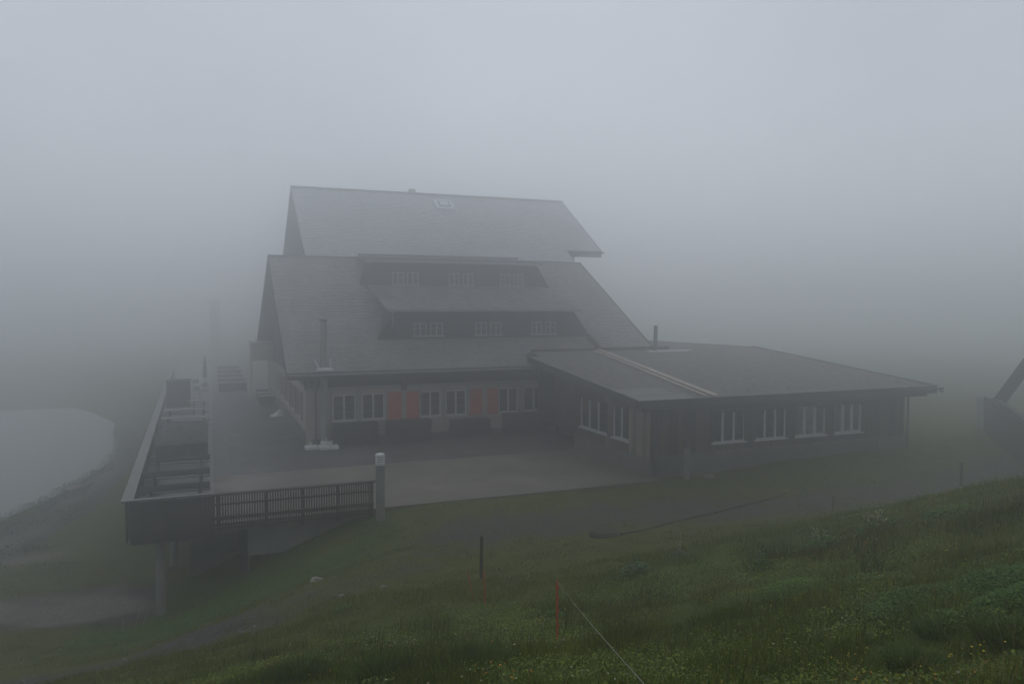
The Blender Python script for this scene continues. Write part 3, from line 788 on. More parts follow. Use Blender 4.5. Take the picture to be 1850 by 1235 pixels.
def shingles(w, x0f, x1f, y0, z0, y1, z1, course=.15, width=.20, lift=.018, m=0, rowstep=None):
    """courses from the eave (y0,z0) up to (y1,z1); x0f/x1f give the side limits for t in 0..1"""
    L_ = math.hypot(y1 - y0, z1 - z0); n = int(L_ / course); dy, dz = (y1 - y0) / n, (z1 - z0) / n
    ny_, nz_ = -dz / math.hypot(dy, dz), dy / math.hypot(dy, dz)
    for r in range(n):
        t = r / n; a = x0f(t); b = x1f(t)
        if b - a < .1: continue
        x = a - rnd.random() * width
        base = rnd.uniform(-.06, .06)
        while x < b:
            ww = width * rnd.uniform(.55, 1.3)
            xa, xb = max(x + .006, a), min(x + ww, b)
            if xb - xa > .02:
                l = lift * rnd.uniform(.7, 1.5); ov = rnd.uniform(-.012, .012)
                ya, za = y0 + dy * r - dy * ov * 4, z0 + dz * r - dz * ov * 4
                yb, zb = y0 + dy * (r + 1.1), z0 + dz * (r + 1.1)
                sh = min(1, max(0, .5 + base + rnd.gauss(0, .13) - (.6 if rnd.random() < .035 else 0)))
                if rnd.random() < .006: sh = 1.9
                p = [(xa, ya + ny_ * l, za + nz_ * l), (xb, ya + ny_ * l, za + nz_ * l), (xb, yb + ny_ * .003, zb + nz_ * .003), (xa, yb + ny_ * .003, zb + nz_ * .003)]
                w.face(p, m, sh)
                w.face([(xa, ya, za), (xb, ya, za), p[1], p[0]], m, 0.0)
            x += ww

# ------------------------------------------------------------------ main house
HS = thing('mountain_house', 'large alpine house with two stacked grey shingle roofs, dormer rows and red shutters', 'house', (4.0, 35.2, 0))
FF = ((3.92, 35.2, 0), (1, 0, 0), (0, -1, 0))           # front wall
FL = ((3.92, 35.2, 0), (0, 1, 0), (-1, 0, 0))           # left wall
u = lambda x: x - 3.92
wins = [(5.12, 6.18), (6.46, 7.53), (9.22, 10.26), (10.49, 11.55), (13.25, 14.27), (14.57, 15.7)]
w = MB()
wall_open(w, FF, 12.2, .0, 2.5, .3, [(u(a), u(b), .98, 2.2) for a, b in wins])
lops = [(1.75, 2.75), (4.6, 5.6), (7.5, 8.5), (10.4, 11.4), (13.6, 14.6)]
lw = MB(); wall_open(lw, FL, 21.0, .55, 2.55, .3, [(a, b, 1.0, 2.2) for a, b in lops])
# left wall corner starts behind the front wall thickness
w.build('front_wall', M['render'], HS)
lw.v = [(x, max(y, 35.5) if y < 35.45 else y, z) for x, y, z in lw.v]
lw.build('side_wall', M['render'], HS)
w = MB(); w.box(3.86, 3.915, 35.26, 56.2, -.1, .58); w.box(3.915, 4.2, 35.5, 56.2, -.1, .545); w.box(4.2, 15.9, 35.12, 35.197, -.02, .22)
w.build('plinth', M['plinth'], HS)
w = MB(); w.box(3.85, 16.2, 35.10, 35.197, 2.44, 2.56); w.box(3.85, 3.917, 35.2, 56.2, 2.56, 2.66)
w.build('wall_plate', M['frame_grey'], HS)
w = MB(); x = 3.95
while x < 16.1:
    w.box(x, x + .145, 35.17 + rnd.uniform(0, .01), 35.3, 2.561, 3.45, 0, rnd.random()); x += .15
w.build('upper_boarding', M['dormer_wood'], HS)
for a, b in wins: window(HS, FF, u(a), u(b), .98, 2.2, 2, fw=.06, rec=.08, munt=2)
for a, b in ((7.66, 8.30), (8.58, 9.16), (11.72, 12.34), (12.62, 13.19)):
    w = MB(); w.fbox(FF, u(a), u(b), .012, .05, .95, 2.22, 0, .5)
    k = 0; zz = 1.02
    while zz < 2.14:
        w.fbox(FF, u(a) + .06, u(b) - .06, .051, .060, zz, zz + .05, 0, rnd.random()); zz += .062
    w.build('shutter', M['shutter'], HS)
for xs in (5.12 - .12, 7.53 + .02, 9.22 - .04, 11.55 + .02, 13.25 - .04, 15.72):
    w = MB(); w.box(xs, xs + .10 if xs not in (9.18, 13.21) else xs + .03, 35.165, 35.197, .93, 2.43); w.build('window_surround', M['frame_grey'], HS)
for a, b in ((6.19, 6.45), (10.27, 10.48), (14.28, 14.56)):
    w = MB(); w.box(a, b, 35.165, 35.197, .93, 2.43); w.build('window_surround', M['frame_grey'], HS)
for a, b in lops:
    window(HS, FL, a, b, 1.0, 2.2, 2, fw=.06, rec=.08, munt=2)
    for q in (a - .62, b + .08):
        w = MB(); w.fbox(FL, q, q + .54, .012, .05, .95, 2.25); w.build('shutter', M['shutter_brown'], HS)
w = MB(); w.box(4.5, 15.9, 35.5, 35.62, 0, 2.4); w.build('inner_lining', M['dark_wood'], HS)

# gable wall above the left side wall
def gable(w, x0, x1, ya, yb, yr, zb, zr, m=0, boards=True):
    y = ya
    while y < yb:
        y2 = min(y + .16, yb)
        zt = lambda q: zb + (zr - zb) * ((q - ya) / (yr - ya) if q <= yr else (yb - q) / (yb - yr))
        o = rnd.uniform(0, .012)
        if zt(y) > zb + .01 or zt(y2) > zb + .01:
            w.hexa([(x0 + o, y, zb), (x1, y, zb), (x1, y2 - .006, zb), (x0 + o, y2 - .006, zb), (x0 + o, y, max(zt(y), zb + .005)), (x1, y, max(zt(y), zb + .005)), (x1, y2 - .006, max(zt(y2), zb + .005)), (x0 + o, y2 - .006, max(zt(y2), zb + .005))], m, rnd.random())
        y = y2
w = MB(); gable(w, 3.86, 4.1, 34.9, 56.2, 44.2, 2.67, 8.7)
w.build('gable_boarding', M['dormer_wood'], HS)
w = MB(); gable(w, 21.6, 21.9, 34.9, 56.2, 44.2, 2.67, 8.7); w.box(16.0, 21.8, 35.3, 35.5, 0, 3.3)
w.build('right_gable', M['dormer_wood'], HS)

# front roof
E0, E1 = (34.2, 3.33), (44.2, 9.04)
SL = (E1[1] - E0[1]) / (E1[0] - E0[0])
rz_ = lambda y: E0[1] + SL * (y - E0[0])
def x1f(t):
    y = E0[0] + 10 * t
    return 14.6 if y < 35.05 else 22.18
w = MB()
def slabq(w, x0, x1, y0, y1, zf, th=.16, m=0):
    w.hexa([(x0, y0, zf(y0) - th), (x1, y0, zf(y0) - th), (x1, y1, zf(y1) - th), (x0, y1, zf(y1) - th), (x0, y0, zf(y0)), (x1, y0, zf(y0)), (x1, y1, zf(y1)), (x0, y1, zf(y1))], m)
slabq(w, 3.06, 14.58, 34.2, 35.05, rz_, m=1); slabq(w, 3.06, 22.16, 35.051, 44.2, rz_, m=1)
zb_ = lambda y: E1[1] - (y - 44.2) * (E1[1] - 3.87) / 12.0
slabq(w, 3.06, 22.16, 44.2, 56.2, zb_, m=1)
shingles(w, lambda t: 3.03, x1f, E0[0] - .03, E0[1] + .0, E1[0], E1[1])
w.build('front_roof', [M['shingle'], M['dark_wood']], HS)
w = MB(); w.beam((3.0, 44.2, 9.07), (22.24, 44.2, 9.07), .22, .06); w.build('ridge_cap', M['ridge'], HS)
for p_, q_ in (((3.015, 34.15, 3.25), (3.015, 44.2, 8.98)), ((3.015, 44.2, 8.98), (3.015, 56.25, 3.79)), ((22.2, 35.0, 3.74), (22.2, 44.2, 8.98)),
               ((5.02, 44.6, 9.08), (5.02, 52, 13.95)), ((5.02, 52, 13.95), (5.02, 60, 8.7)), ((24.62, 45.75, 9.85), (24.62, 52, 13.95))):
    w = MB(); w.beam(p_, q_, .038, .22); w.build('verge_board', M['fascia'], HS)
w = MB(); w.box(3.05, 14.6, 34.16, 34.19, 3.03, 3.30); w.build('fascia_board', M['fascia'], HS)
w = MB(); w.tube((3.0, 34.09, 3.22), (14.6, 34.09, 3.22), .065, n=10); w.build('gutter', M['ridge'], HS)
w = MB(); x = 3.4
while x < 14.5:
    w.beam((x, 34.22, 3.12), (x, 35.16, 3.62), .09, .14); x += .75
w.build('rafter_ends', M['dark_wood'], HS)
# a run of upstand where the wing roof meets the main roof
w = MB(); w.box(14.61, 22.2, 34.99, 35.04, 3.42, 3.80); w.beam((14.6, 35.0, 3.815), (22.3, 35.0, 3.815), .10, .03); w.build('upstand', M['fascia'], HS)
w = MB(); w.beam((18.85, 35.0, 3.95), (18.72, 36.2, 4.66), .16, .35); w.build('cover_board', M['plank_dark'] if 'plank_dark' in M else M['fascia'], HS)

# dormers
def dormer(yf, x0, x1, xt0, xt1, ztop, yback, zback, label, wx, wz, ov=.5):
    zb = rz_(yf)
    w = MB()
    # sloping cheeks and boarded face, made of vertical boards that follow the trapezoid
    x = x0
    while x < x1:
        x2 = min(x + .15, x1)
        def zt(q):
            if q < xt0: return zb + (ztop - zb) * (q - x0) / (xt0 - x0)
            if q > xt1: return zb + (ztop - zb) * (x1 - q) / (x1 - xt1)
            return ztop
        o = rnd.uniform(0, .012)
        a, b = max(zt(x), zb + .004), max(zt(x2), zb + .004)
        w.hexa([(x, yf + o, zb - .15), (x2 - .006, yf + o, zb - .15), (x2 - .006, yf + .12, zb - .15), (x, yf + .12, zb - .15), (x, yf + o, a), (x2 - .006, yf + o, b), (x2 - .006, yf + .12, b), (x, yf + .12, a)], 0, rnd.random())
        x = x2
    d = w.build('dormer', M['dormer_wood'], HS)
    # cheeks running back into the roof
    w = MB()
    for (xa, xb) in ((x0, xt0), (x1, xt1)):
        yb2 = yf + (ztop - zb) / SL
        w.face([(xa, yf + .13, zb - .05), (xb, yf + .13, ztop - .02), (xb, min(yb2, yback), min(ztop, rz_(min(yb2, yback))) ), (xa, yf + .4, rz_(yf + .4) - .05)], 0, .4)
    w.build('cheek', M['dormer_wood'], d)
    w = MB()
    yo = yf - ov; zo = ztop + .02
    slope = (zback - zo) / (yback - yo)
    zr = lambda y: zo + slope * (y - yo)
    xl, xr = xt0 - .45, xt1 + .15
    slabq(w, xl, xr, yo, yback, lambda y: zr(y) + .10, .12, 1)
    n = max(3, int((yback - yo) / .22))
    if yback - yo > 3:
        shingles(w, lambda t: xl, lambda t: xr, yo, zo + .10, yback, zback + .10)
    w.build('dormer_roof', [M['shingle'], M['ridge']], d)
    w = MB(); w.beam((xl, yo - .04, zo + .05), (xr, yo - .04, zo + .05), .09, .09); w.build('gutter', M['metal'], d)
    Fd = ((0, yf, 0), (1, 0, 0), (0, -1, 0))
    for a, b in wx:
        # two narrow casement windows side by side
        m_ = (a + b) / 2
        for p, q in ((a, m_ - .1), (m_ + .1, b)):
            f = MB(); f.fbox(Fd, p, q, .010, .016, wz[0], wz[1])
            wn = f.build('window', M['pane'], d)
            f = MB(); t_ = .045
            f.fbox(Fd, p, q, .017, .05, wz[1] - t_, wz[1]); f.fbox(Fd, p - .06, q + .06, .012, .10, wz[0] - .05, wz[0] + .02)
            f.fbox(Fd, p, p + t_, .018, .049, wz[0] + .021, wz[1] - t_); f.fbox(Fd, q - t_, q, .018, .049, wz[0] + .021, wz[1] - t_)
            c_ = (p + q) / 2
            f.fbox(Fd, c_ - .03, c_ + .03, .018, .052, wz[0] + .021, wz[1] - t_)
            zc = wz[0] + (wz[1] - wz[0]) * .55
            f.fbox(Fd, p + t_, c_ - .036, .018, .03, zc - .012, zc + .012); f.fbox(Fd, c_ + .036, q - t_, .018, .03, zc - .012, zc + .012)
            # frame strokes belong to this window
            fo = f.build('window_frame', M['frame_dull'], d)
    return d
dormer(36.45, 7.45, 18.95, 8.3, 18.0, 5.98, 41.2, 7.30, 'lower', [(9.25, 10.72), (12.45, 13.82), (15.5, 16.88)], (4.80, 5.44))
dormer(41.25, 7.5, 18.7, 8.25, 17.95, 8.62, 44.1, 9.02, 'upper', [(9.28, 10.74), (12.5, 13.95), (15.58, 17.0)], (7.44, 8.12), ov=.42)
w = MB(); w.beam((7.7, 42.6, 9.12), (17.2, 42.6, 9.12), .25, .12); w.build('snow_guard', M['ridge'], HS)
w = MB(); w.beam((7.55, 40.6, rz_(40.6) + .06), (8.6, 41.1, rz_(41.1) + .06), .06, .05); w.build('flashing', M['bright_metal'], HS)
w = MB(); w.beam((8.1, 36.0, 6.14), (8.1, 35.95, 5.35), .04, .04); w.beam((18.75, 36.4, 5.7), (18.75, 36.35, 5.0), .05, .05); w.build('drainpipe', M['metal'], HS)

# rear block
RY0, RZ0, RY1, RZ1 = 44.6, 9.18, 52.0, 14.05
w = MB()
RS = (RZ1 - RZ0) / (RY1 - RY0); rr = lambda y: RZ0 + RS * (y - RY0)
slabq(w, 5.05, 21.4, 44.35, 52, rr, .14, 1); slabq(w, 21.401, 24.6, 45.8, 52, rr, .14, 1)
slabq(w, 5.05, 24.6, 52, 60, lambda y: RZ1 - (y - 52) * RS, .14, 1)
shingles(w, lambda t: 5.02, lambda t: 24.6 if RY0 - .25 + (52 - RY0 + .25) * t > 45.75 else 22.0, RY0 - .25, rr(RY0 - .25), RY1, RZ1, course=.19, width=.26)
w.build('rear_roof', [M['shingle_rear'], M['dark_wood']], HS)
w = MB(); w.beam((5.0, 52, RZ1 + .05), (24.62, 52, RZ1 + .05), .26, .08); w.build('ridge_cap', M['ridge'], HS)
w = MB(); w.box(21.6, 24.6, 45.74, 45.78, 9.55, 9.92); w.tube((21.5, 45.68, 9.85), (24.75, 45.68, 9.85), .06); w.build('gutter', M['fascia'], HS)
w = MB(); w.box(6.2, 22.9, 46.4, 58, 7.5, 9.9); gable(w, 6.0, 6.2, 45.2, 58.8, 52, 9.2, 13.5); gable(w, 22.7, 22.95, 46, 58, 52, 9.7, 13.5)
w.build('rear_wall', M['dormer_wood'], HS)
# roof window and chimney
sk = MB(); N_ = Vector((0, -RS, 1)).normalized()
def on_rear(x, y, h): return Vector((x, y, rr(y))) + N_ * h
sk.hexa([on_rear(14.35, 50.05, .0), on_rear(15.65, 50.05, .0), on_rear(15.65, 51.15, .0), on_rear(14.35, 51.15, .0), on_rear(14.35, 50.05, .16), on_rear(15.65, 50.05, .16), on_rear(15.65, 51.15, .16), on_rear(14.35, 51.15, .16)])
s_ = sk.build('roof_window', M['bright_metal'], HS)
w = MB(); w.hexa([on_rear(14.6, 50.28, .16), on_rear(15.4, 50.28, .16), on_rear(15.4, 50.95, .16), on_rear(14.6, 50.95, .16), on_rear(14.6, 50.28, .20), on_rear(15.4, 50.28, .20), on_rear(15.4, 50.95, .20), on_rear(14.6, 50.95, .20)]); w.build('sash', M['dark_metal'], s_)
w = MB(); w.hexa([on_rear(14.7, 50.36, .2), on_rear(15.3, 50.36, .2), on_rear(15.3, 50.87, .2), on_rear(14.7, 50.87, .2), on_rear(14.7, 50.36, .215), on_rear(15.3, 50.36, .215), on_rear(15.3, 50.87, .215), on_rear(14.7, 50.87, .215)]); w.build('glass_pane', M['bright_metal'], s_)
w = MB(); w.box(13.2, 13.65, 53.0, 53.45, 12.8, 14.55); w.build('chimney', M['shingle_rear'], HS)
# flue through the eave with its bright flashing
w = MB(); w.tube((4.66, 34.62, .0), (4.66, 34.62, 5.62), .155, n=20); w.build('flue_pipe', M['flue'], HS, smooth=False)
w = MB(); w.tube((4.66, 34.62, 5.60), (4.66, 34.62, 5.68), .20, .18, n=20); w.build('flue_cap', M['dark_metal'], HS)
w = MB()
nf = Vector((0, -SL, 1)).normalized()
fp = lambda x, y, h: Vector((x, y, rz_(y))) + nf * h
w.hexa([fp(4.32, 34.28, .03), fp(5.02, 34.28, .03), fp(5.02, 34.46, .03), fp(4.32, 34.46, .03), fp(4.32, 34.28, .045), fp(5.02, 34.28, .045), fp(5.02, 34.46, .045), fp(4.32, 34.46, .045)])
w.beam(fp(4.42, 34.4, .06), fp(4.30, 35.0, .06), .03, .12); w.beam(fp(4.92, 34.4, .06), fp(5.02, 35.0, .06), .03, .12)
w.build('flashing', M['bright_metal'], HS)
w = MB(); w.tube((4.33, 34.9, .0), (4.33, 34.9, 2.9), .045, n=10); w.build('downpipe', M['dark_metal'], HS)
w = MB(); w.box(8.3, 8.52, 34.9, 35.16, 2.34, 2.66); w.beam((8.41, 35.16, 2.5), (8.41, 34.88, 2.58), .05, .05); w.build('wall_lamp', M['dark_metal'], HS)
# side porch at the back of the left wall
w = MB(); w.box(2.45, 3.86, 52.6, 56.4, 3.72, 3.86, 1); w.box(2.5, 3.86, 52.7, 52.78, 2.7, 3.72); w.box(2.5, 2.58, 53.9, 56.3, 0.0, 3.72)
w.build('porch', [M['render'], M['kerb']], HS)
w = MB(); w.box(3.5, 3.62, 52.6, 52.69, 0, 2.7); w.build('porch_post', M['frame_grey'], HS)
w = MB(); w.beam((2.4, 57.5, 4.5), (3.9, 60.0, 4.5), .2, .2); 

# ------------------------------------------------------------------ wing
WG = thing('timber_wing', 'low timber clad wing with a gravel covered flat roof and white barred windows', 'building', (15.0, 24.0, 0))
GF = ((15.0, 24.0, 0), (1, 0, 0), (0, -1, 0)); GL = ((15.0, 24.0, 0), (0, 1, 0), (-1, 0, 0)); GR_ = ((27.6, 24.0, 0), (0, 1, 0), (1, 0, 0))
ops = [(2.70, 4.26), (4.72, 6.24), (6.70, 8.28), (8.74, 10.2)]
zpl = .72
def cladding(w, Fr, L_, z0, z1f, ops, m=0, mf=None):
    x = 0.0
    while x < L_ - .01:
        bw = rnd.choice((.13, .16, .19)); x2 = min(x + bw, L_); mm = mf(x) if mf else m
        sh = rnd.random(); o = rnd.uniform(0, .014)
        hit_ = [q for q in ops if q[0] - .02 < (x + x2) / 2 < q[1] + .02]
        if hit_:
            w.fbox(Fr, x, x2 - .008, .004, .024 + o, z0, hit_[0][2] - .05, mm, sh); w.fbox(Fr, x, x2 - .008, .004, .024 + o, hit_[0][3], z1f, mm, sh)
        else: w.fbox(Fr, x, x2 - .008, .004, .024 + o, z0, z1f, mm, sh)
        x = x2
w = MB(); wall_open(w, GF, 12.6, zpl, 2.75, .2, [(a, b, 1.02, 2.22) for a, b in ops]); w.build('front_wall', M['dark_wood'], WG)
w = MB(); cladding(w, GF, 12.6, zpl - .04, 2.70, [(a, b, 1.02, 2.22) for a, b in ops]); w.build('front_cladding', M['clad'], WG)
lo = [(1.55, 2.85), (3.35, 5.75)]
w = MB(); wall_open(w, ((15.0, 24.2, 0), (0, 1, 0), (-1, 0, 0)), 6.0, .58, 3.0, .2, [(a - .2, b - .2, 1.0, 2.3) for a, b in lo]); w.build('side_wall', M['dark_wood'], WG)
w = MB(); cladding(w, GL, 6.2, .55, 3.0, [(a, b, 1.0, 2.3) for a, b in lo], mf=lambda x: 1 if x < 1.5 or 2.9 < x < 3.3 else 0)
w.build('side_cladding', [M['clad'], M['clad_pale']], WG)
w = MB(); w.box(14.94, 15.2, 23.9, 30.2, -.3, .579); w.box(15.2, 27.62, 23.93, 24.2, -.3, zpl - .001); w.box(27.4, 27.6, 24.2, 34.9, -.3, .7); w.box(26.0, 27.66, 23.90, 23.93, -.1, zpl + .03)
w.build('plinth', M['plinth'], WG)
for i_, (a, b) in enumerate(ops):
    wn = window(WG, GF, a, b, 1.02, 2.22, 3, fw=.05, rec=.06, pane='glass' if i_ > 1 else 'pane', top=False)
for a, b in lo: window(WG, GL, a, b, 1.0, 2.3, 3 if b - a > 2 else 2, fw=.045, rec=.06, top=False)
# right wall with openings that let the fog light through the room
w = MB(); wall_open(w, ((27.6, 24.2, 0), (0, 1, 0), (1, 0, 0)), 10.7, .7, 3.0, .2, [(1.2, 2.6, 1.1, 2.3), (3.4, 5.4, 1.1, 2.3), (7, 9, 1.1, 2.3)]); w.build('end_wall', M['clad'], WG)
w = MB(); w.box(15.2, 27.4, 34.7, 34.9, 0, 3.4); w.box(15.2, 27.4, 24.2, 34.7, .5, .6); w.box(21.5, 21.6, 24.2, 34.7, .6, 3.0)
w.build('inner_room', M['dark_wood'], WG)
for (a, b, y_, c, d_) in ((22.2, 22.8, 24.7, 1.75, 1.90), (22.9, 23.35, 24.6, 1.70, 1.86), (22.3, 22.9, 24.6, 1.25, 1.48), (23.0, 23.45, 24.55, 1.2, 1.42), (22.35, 22.8, 24.7, 2.05, 2.15), (24.9, 25.4, 24.7, 1.12, 1.32), (24.85, 25.35, 24.8, 1.55, 2.15)):
    w = MB(); w.box(a, b, y_, y_ + .03, c, d_); w.build('glow_stand_in', M['sheet_white'], WG)  # added white sheets imitating the brightness seen through the panes
# entrance recess between the wing and the house
w = MB(); w.box(16.05, 16.25, 30.2, 35.1, 0, 3.5); w.box(15.2, 16.05, 30.0, 30.2, .0, 3.2)
w.build('entrance_wall', M['clad'], WG)
w = MB(); w.box(16.0, 16.045, 31.6, 32.7, .05, 2.15); dr = w.build('door', M['dark_wood'], WG)
w = MB(); w.box(15.96, 15.998, 31.7, 31.76, 1.0, 1.16); w.build('handle', M['bright_metal'], dr)
w = MB(); w.box(15.85, 15.95, 34.0, 34.12, 0, 2.9); w.box(15.02, 15.14, 30.21, 30.33, 0, 2.9); w.build('post', M['clad'], WG)
# roof
zw = lambda x, y: 2.88 + .095 * (y - 23.15)
RX0, RX1, RYF, RYB = 14.0, 28.4, 23.15, 34.9
w = MB()
def wq(x0, x1, y0, y1, th, m, dz=0): w.hexa([(x0, y0, zw(x0, y0) - th + dz), (x1, y0, zw(x1, y0) - th + dz), (x1, y1, zw(x1, y1) - th + dz), (x0, y1, zw(x0, y1) - th + dz), (x0, y0, zw(x0, y0) + dz), (x1, y0, zw(x1, y0) + dz), (x1, y1, zw(x1, y1) + dz), (x0, y1, zw(x0, y1) + dz)], m)
wq(RX0, RX1, RYF, 33.3, .10, 0); wq(14.72, RX1, 33.3, RYB, .10, 0)
# flat part behind the slope
zr = zw(0, RYB)
w.face([(22.4, RYB, zr), (RX1, RYB, zr), (26.6, 43.5, zr + .06), (23.0, 43.5, zr + .06)]); w.face([(22.4, RYB, zr - .15), (23, 43.5, zr - .1), (26.6, 43.5, zr - .1), (RX1, RYB, zr - .15)])
w.face([(RX1, RYB, zr), (RX1, RYB, zr - .15), (26.6, 43.5, zr - .1), (26.6, 43.5, zr + .06)])
w.build('roof', [M['gravel_roof'], M['fascia']], WG)
w = MB()
w.box(RX0 - .03, RX1 + .03, RYF - .035, RYF - .002, 2.60, 2.90)
w.hexa([(RX0 - .035, RYF, 2.60), (RX0 - .002, RYF, 2.60), (RX0 - .002, 33.3, 2.60 + .095 * 10.15), (RX0 - .035, 33.3, 2.60 + .095 * 10.15), (RX0 - .035, RYF, 2.90), (RX0 - .002, RYF, 2.90), (RX0 - .002, 33.3, 2.90 + .095 * 10.15), (RX0 - .035, 33.3, 2.90 + .095 * 10.15)])
w.hexa([(RX1 + .002, RYF, 2.60), (RX1 + .035, RYF, 2.60), (RX1 + .035, RYB, 3.72), (RX1 + .002, RYB, 3.72), (RX1 + .002, RYF, 2.90), (RX1 + .035, RYF, 2.90), (RX1 + .035, RYB, 4.02), (RX1 + .002, RYB, 4.02)])
w.build('fascia_board', M['fascia'], WG)
w = MB(); w.beam((RX0 - .06, RYF - .05, 2.915), (RX1 + .06, RYF - .05, 2.915), .07, .025); w.beam((RX0 - .03, RYF - .05, 2.92), (RX0 - .03, 33.3, 2.92 + .095 * 10.15), .06, .025); w.beam((RX1 + .03, RYF - .05, 2.92), (RX1 + .03, RYB, 4.03), .06, .025)
w.build('edge_trim', M['ridge'], WG)
w = MB(); w.box(RX0 + .3, RX1 - .25, 23.35, 23.5, 2.46, 2.62); w.box(RX0 + .6, RX1 - .45, 23.62, 23.95, 2.5, 2.8)
x = 14.3
while x < 28.3:
    w.beam((x, 23.2, 2.70), (x, 24.0, 2.78), .08, .14); x += .62
w.build('rafter_ends', M['dark_wood'], WG)
w = MB(); w.tube((26.4, 23.0, 2.80), (28.62, 23.0, 2.80), .05); w.beam((28.45, 23.0, 2.72), (28.62, 23.02, 2.66), .08, .08); w.build('gutter', M['dark_metal'], WG)
w = MB(); w.tube((15.12, 23.8, -.2), (15.12, 23.8, 2.6), .055, n=10); w.build('downpipe', M['dark_metal'], WG)
w = MB(); w.tube((27.6, 23.82, .0), (27.6, 23.82, 2.5), .05, n=10); w.build('downpipe', M['dark_metal'], WG)
w = MB(); 
w.hexa([(14.1, 23.2, 2.90), (16.35, 23.2, 2.90), (16.35, 24.0, 2.975), (14.1, 24.0, 2.975), (14.1, 23.2, 2.91), (16.35, 23.2, 2.91), (16.35, 24.0, 2.986), (14.1, 24.0, 2.986)], 0, .3)
w.hexa([(14.1, 24.01, 2.977), (16.1, 24.01, 2.977), (16.1, 25.2, 3.09), (14.1, 25.2, 3.09), (14.1, 24.01, 2.99), (16.1, 24.01, 2.99), (16.1, 25.2, 3.103), (14.1, 25.2, 3.103)], 0, .8)
w.build('metal_sheet', M['sheet'], WG)
w = MB(); w.tube((21.6, 34.2, 3.8), (21.62, 34.2, 5.25), .10, n=12); fl_ = w.build('roof_flue', M['dark_metal'], WG)
w = MB(); w.box(21.0, 23.6, 33.7, 34.3, 3.86, 3.95); w.build('flashing', M['bright_metal'], WG)
w = MB(); w.box(14.8, 22.6, 34.72, 34.86, 3.9, 4.10, 0); w.box(18.7, 22.7, 34.6, 34.71, 3.86, 4.14, 0); w.build('upstand', M['clad'], WG)
w = MB(); w.box(17.6, 26.0, 23.90, 23.928, .66, .74); w.build('batten', M['clad_pale'], WG)
# two long new planks lying on the roof
def plank(label, pts, wd):
    w = MB()
    for (a, b, sh) in pts:
        w.beam((a[0], a[1], zw(0, a[1]) + .05), (b[0], b[1], zw(0, b[1]) + .05), wd, .045, 0, sh)
    return tag(w.build('plank', M['plank']), label, 'plank', 'planks lying on the wing roof')
plank('wide pale plank run lying down the wing roof, the right of two', [((18.55, 34.7), (17.95, 28.6), .4), ((17.93, 28.75), (17.34, 23.3), .7)], .24)
plank('narrow pale plank run lying down the wing roof, the left of two', [((18.15, 34.4), (17.52, 28.4), .3), ((17.50, 28.5), (16.93, 23.35), .6)], .13)

# ------------------------------------------------------------------ tables and benches on the deck
def picnic(label, x0, x1, y, mtop='table', rz=0, group='picnic tables on the raised deck'):
    t = thing('picnic_table', label, 'table', ((x0 + x1) / 2, y, 0), group)
    for k in range(5):
        pass
    w = MB()
    for k in range(5):
        yy = y - .38 + k * .155
        w.box(x0, x1, yy, yy + .145, .715, .75, 0, rnd.random())
    w.build('table_top', M[mtop], t)
    for s in (-1, 1):
        w = MB()
        for k in (0, 1):
            yy = y + s * .72 - .13 + k * .135
            w.box(x0, x1, yy, yy + .125, .43, .465, 0, rnd.random())
        w.build('bench', M['table_dark'], t)
    for x in (x0 + .3, x1 - .3):
        w = MB(); w.beam((x, y - .34, .71), (x, y - .68, 0), .07, .05); w.beam((x, y + .34, .71), (x, y + .68, 0), .07, .05); w.beam((x, y - .86, .40), (x, y + .86, .40), .05, .07); w.beam((x, y - .36, .69), (x, y + .36, .69), .05, .05)
        w.build('leg', M['table_dark'], t)
    return t
picnic('dark picnic table nearest the slatted fence on the raised deck', -2.08, -.1, 25.15)
picnic('dark picnic table second from the slatted fence on the raised deck', -2.12, -.1, 27.25)
picnic('dark picnic table third from the slatted fence, before the covered stack', -2.15, -.1, 29.9)
picnic('pale edged picnic table just behind the dark covered stack', -2.35, -.1, 41.0, 'table_pale')
picnic('pale topped picnic table second behind the dark covered stack', -2.4, -.15, 44.3, 'table_pale')
picnic('pale topped picnic table third behind the dark covered stack, beside the cabinet', -1.3, -.15, 48.0, 'table_pale')
t = thing('covered_stack', 'dark tarpaulin covered stack in the middle of the raised deck', 'stack', (-1.1, 36.5, 0))
w = MB()
for k in range(9):
    for j in range(7):
        pass
nxx, nyy = 10, 16
pts_ = [[(-2.15 + 1.95 * i / nxx, 33.4 + 6.4 * j / nyy, .72 + .10 * mnoise.noise(Vector((i * .6, j * .5, 2))) + (.0 if 0 < i < nxx and 0 < j < nyy else -.06)) for i in range(nxx + 1)] for j in range(nyy + 1)]
for j in range(nyy):
    for i in range(nxx): w.face([pts_[j][i], pts_[j][i + 1], pts_[j + 1][i + 1], pts_[j + 1][i]])
for i in range(nxx):
    a, b = pts_[0][i], pts_[0][i + 1]; w.face([(a[0], a[1] - .05, 0), (b[0], b[1] - .05, 0), b, a])
for j in range(nyy):
    a, b = pts_[j][0], pts_[j + 1][0]; w.face([(a[0], a[1], 0), a, b, (b[0], b[1], 0)])
    a, b = pts_[j][-1], pts_[j + 1][-1]; w.face([(a[0], a[1], 0), (b[0], b[1], 0), b, a])
w.build('tarpaulin', M['dark_tarp'], t)
w = MB(); w.box(-2.0, -.3, 33.6, 39.6, .0, .6); w.build('load', M['table_dark'], t)

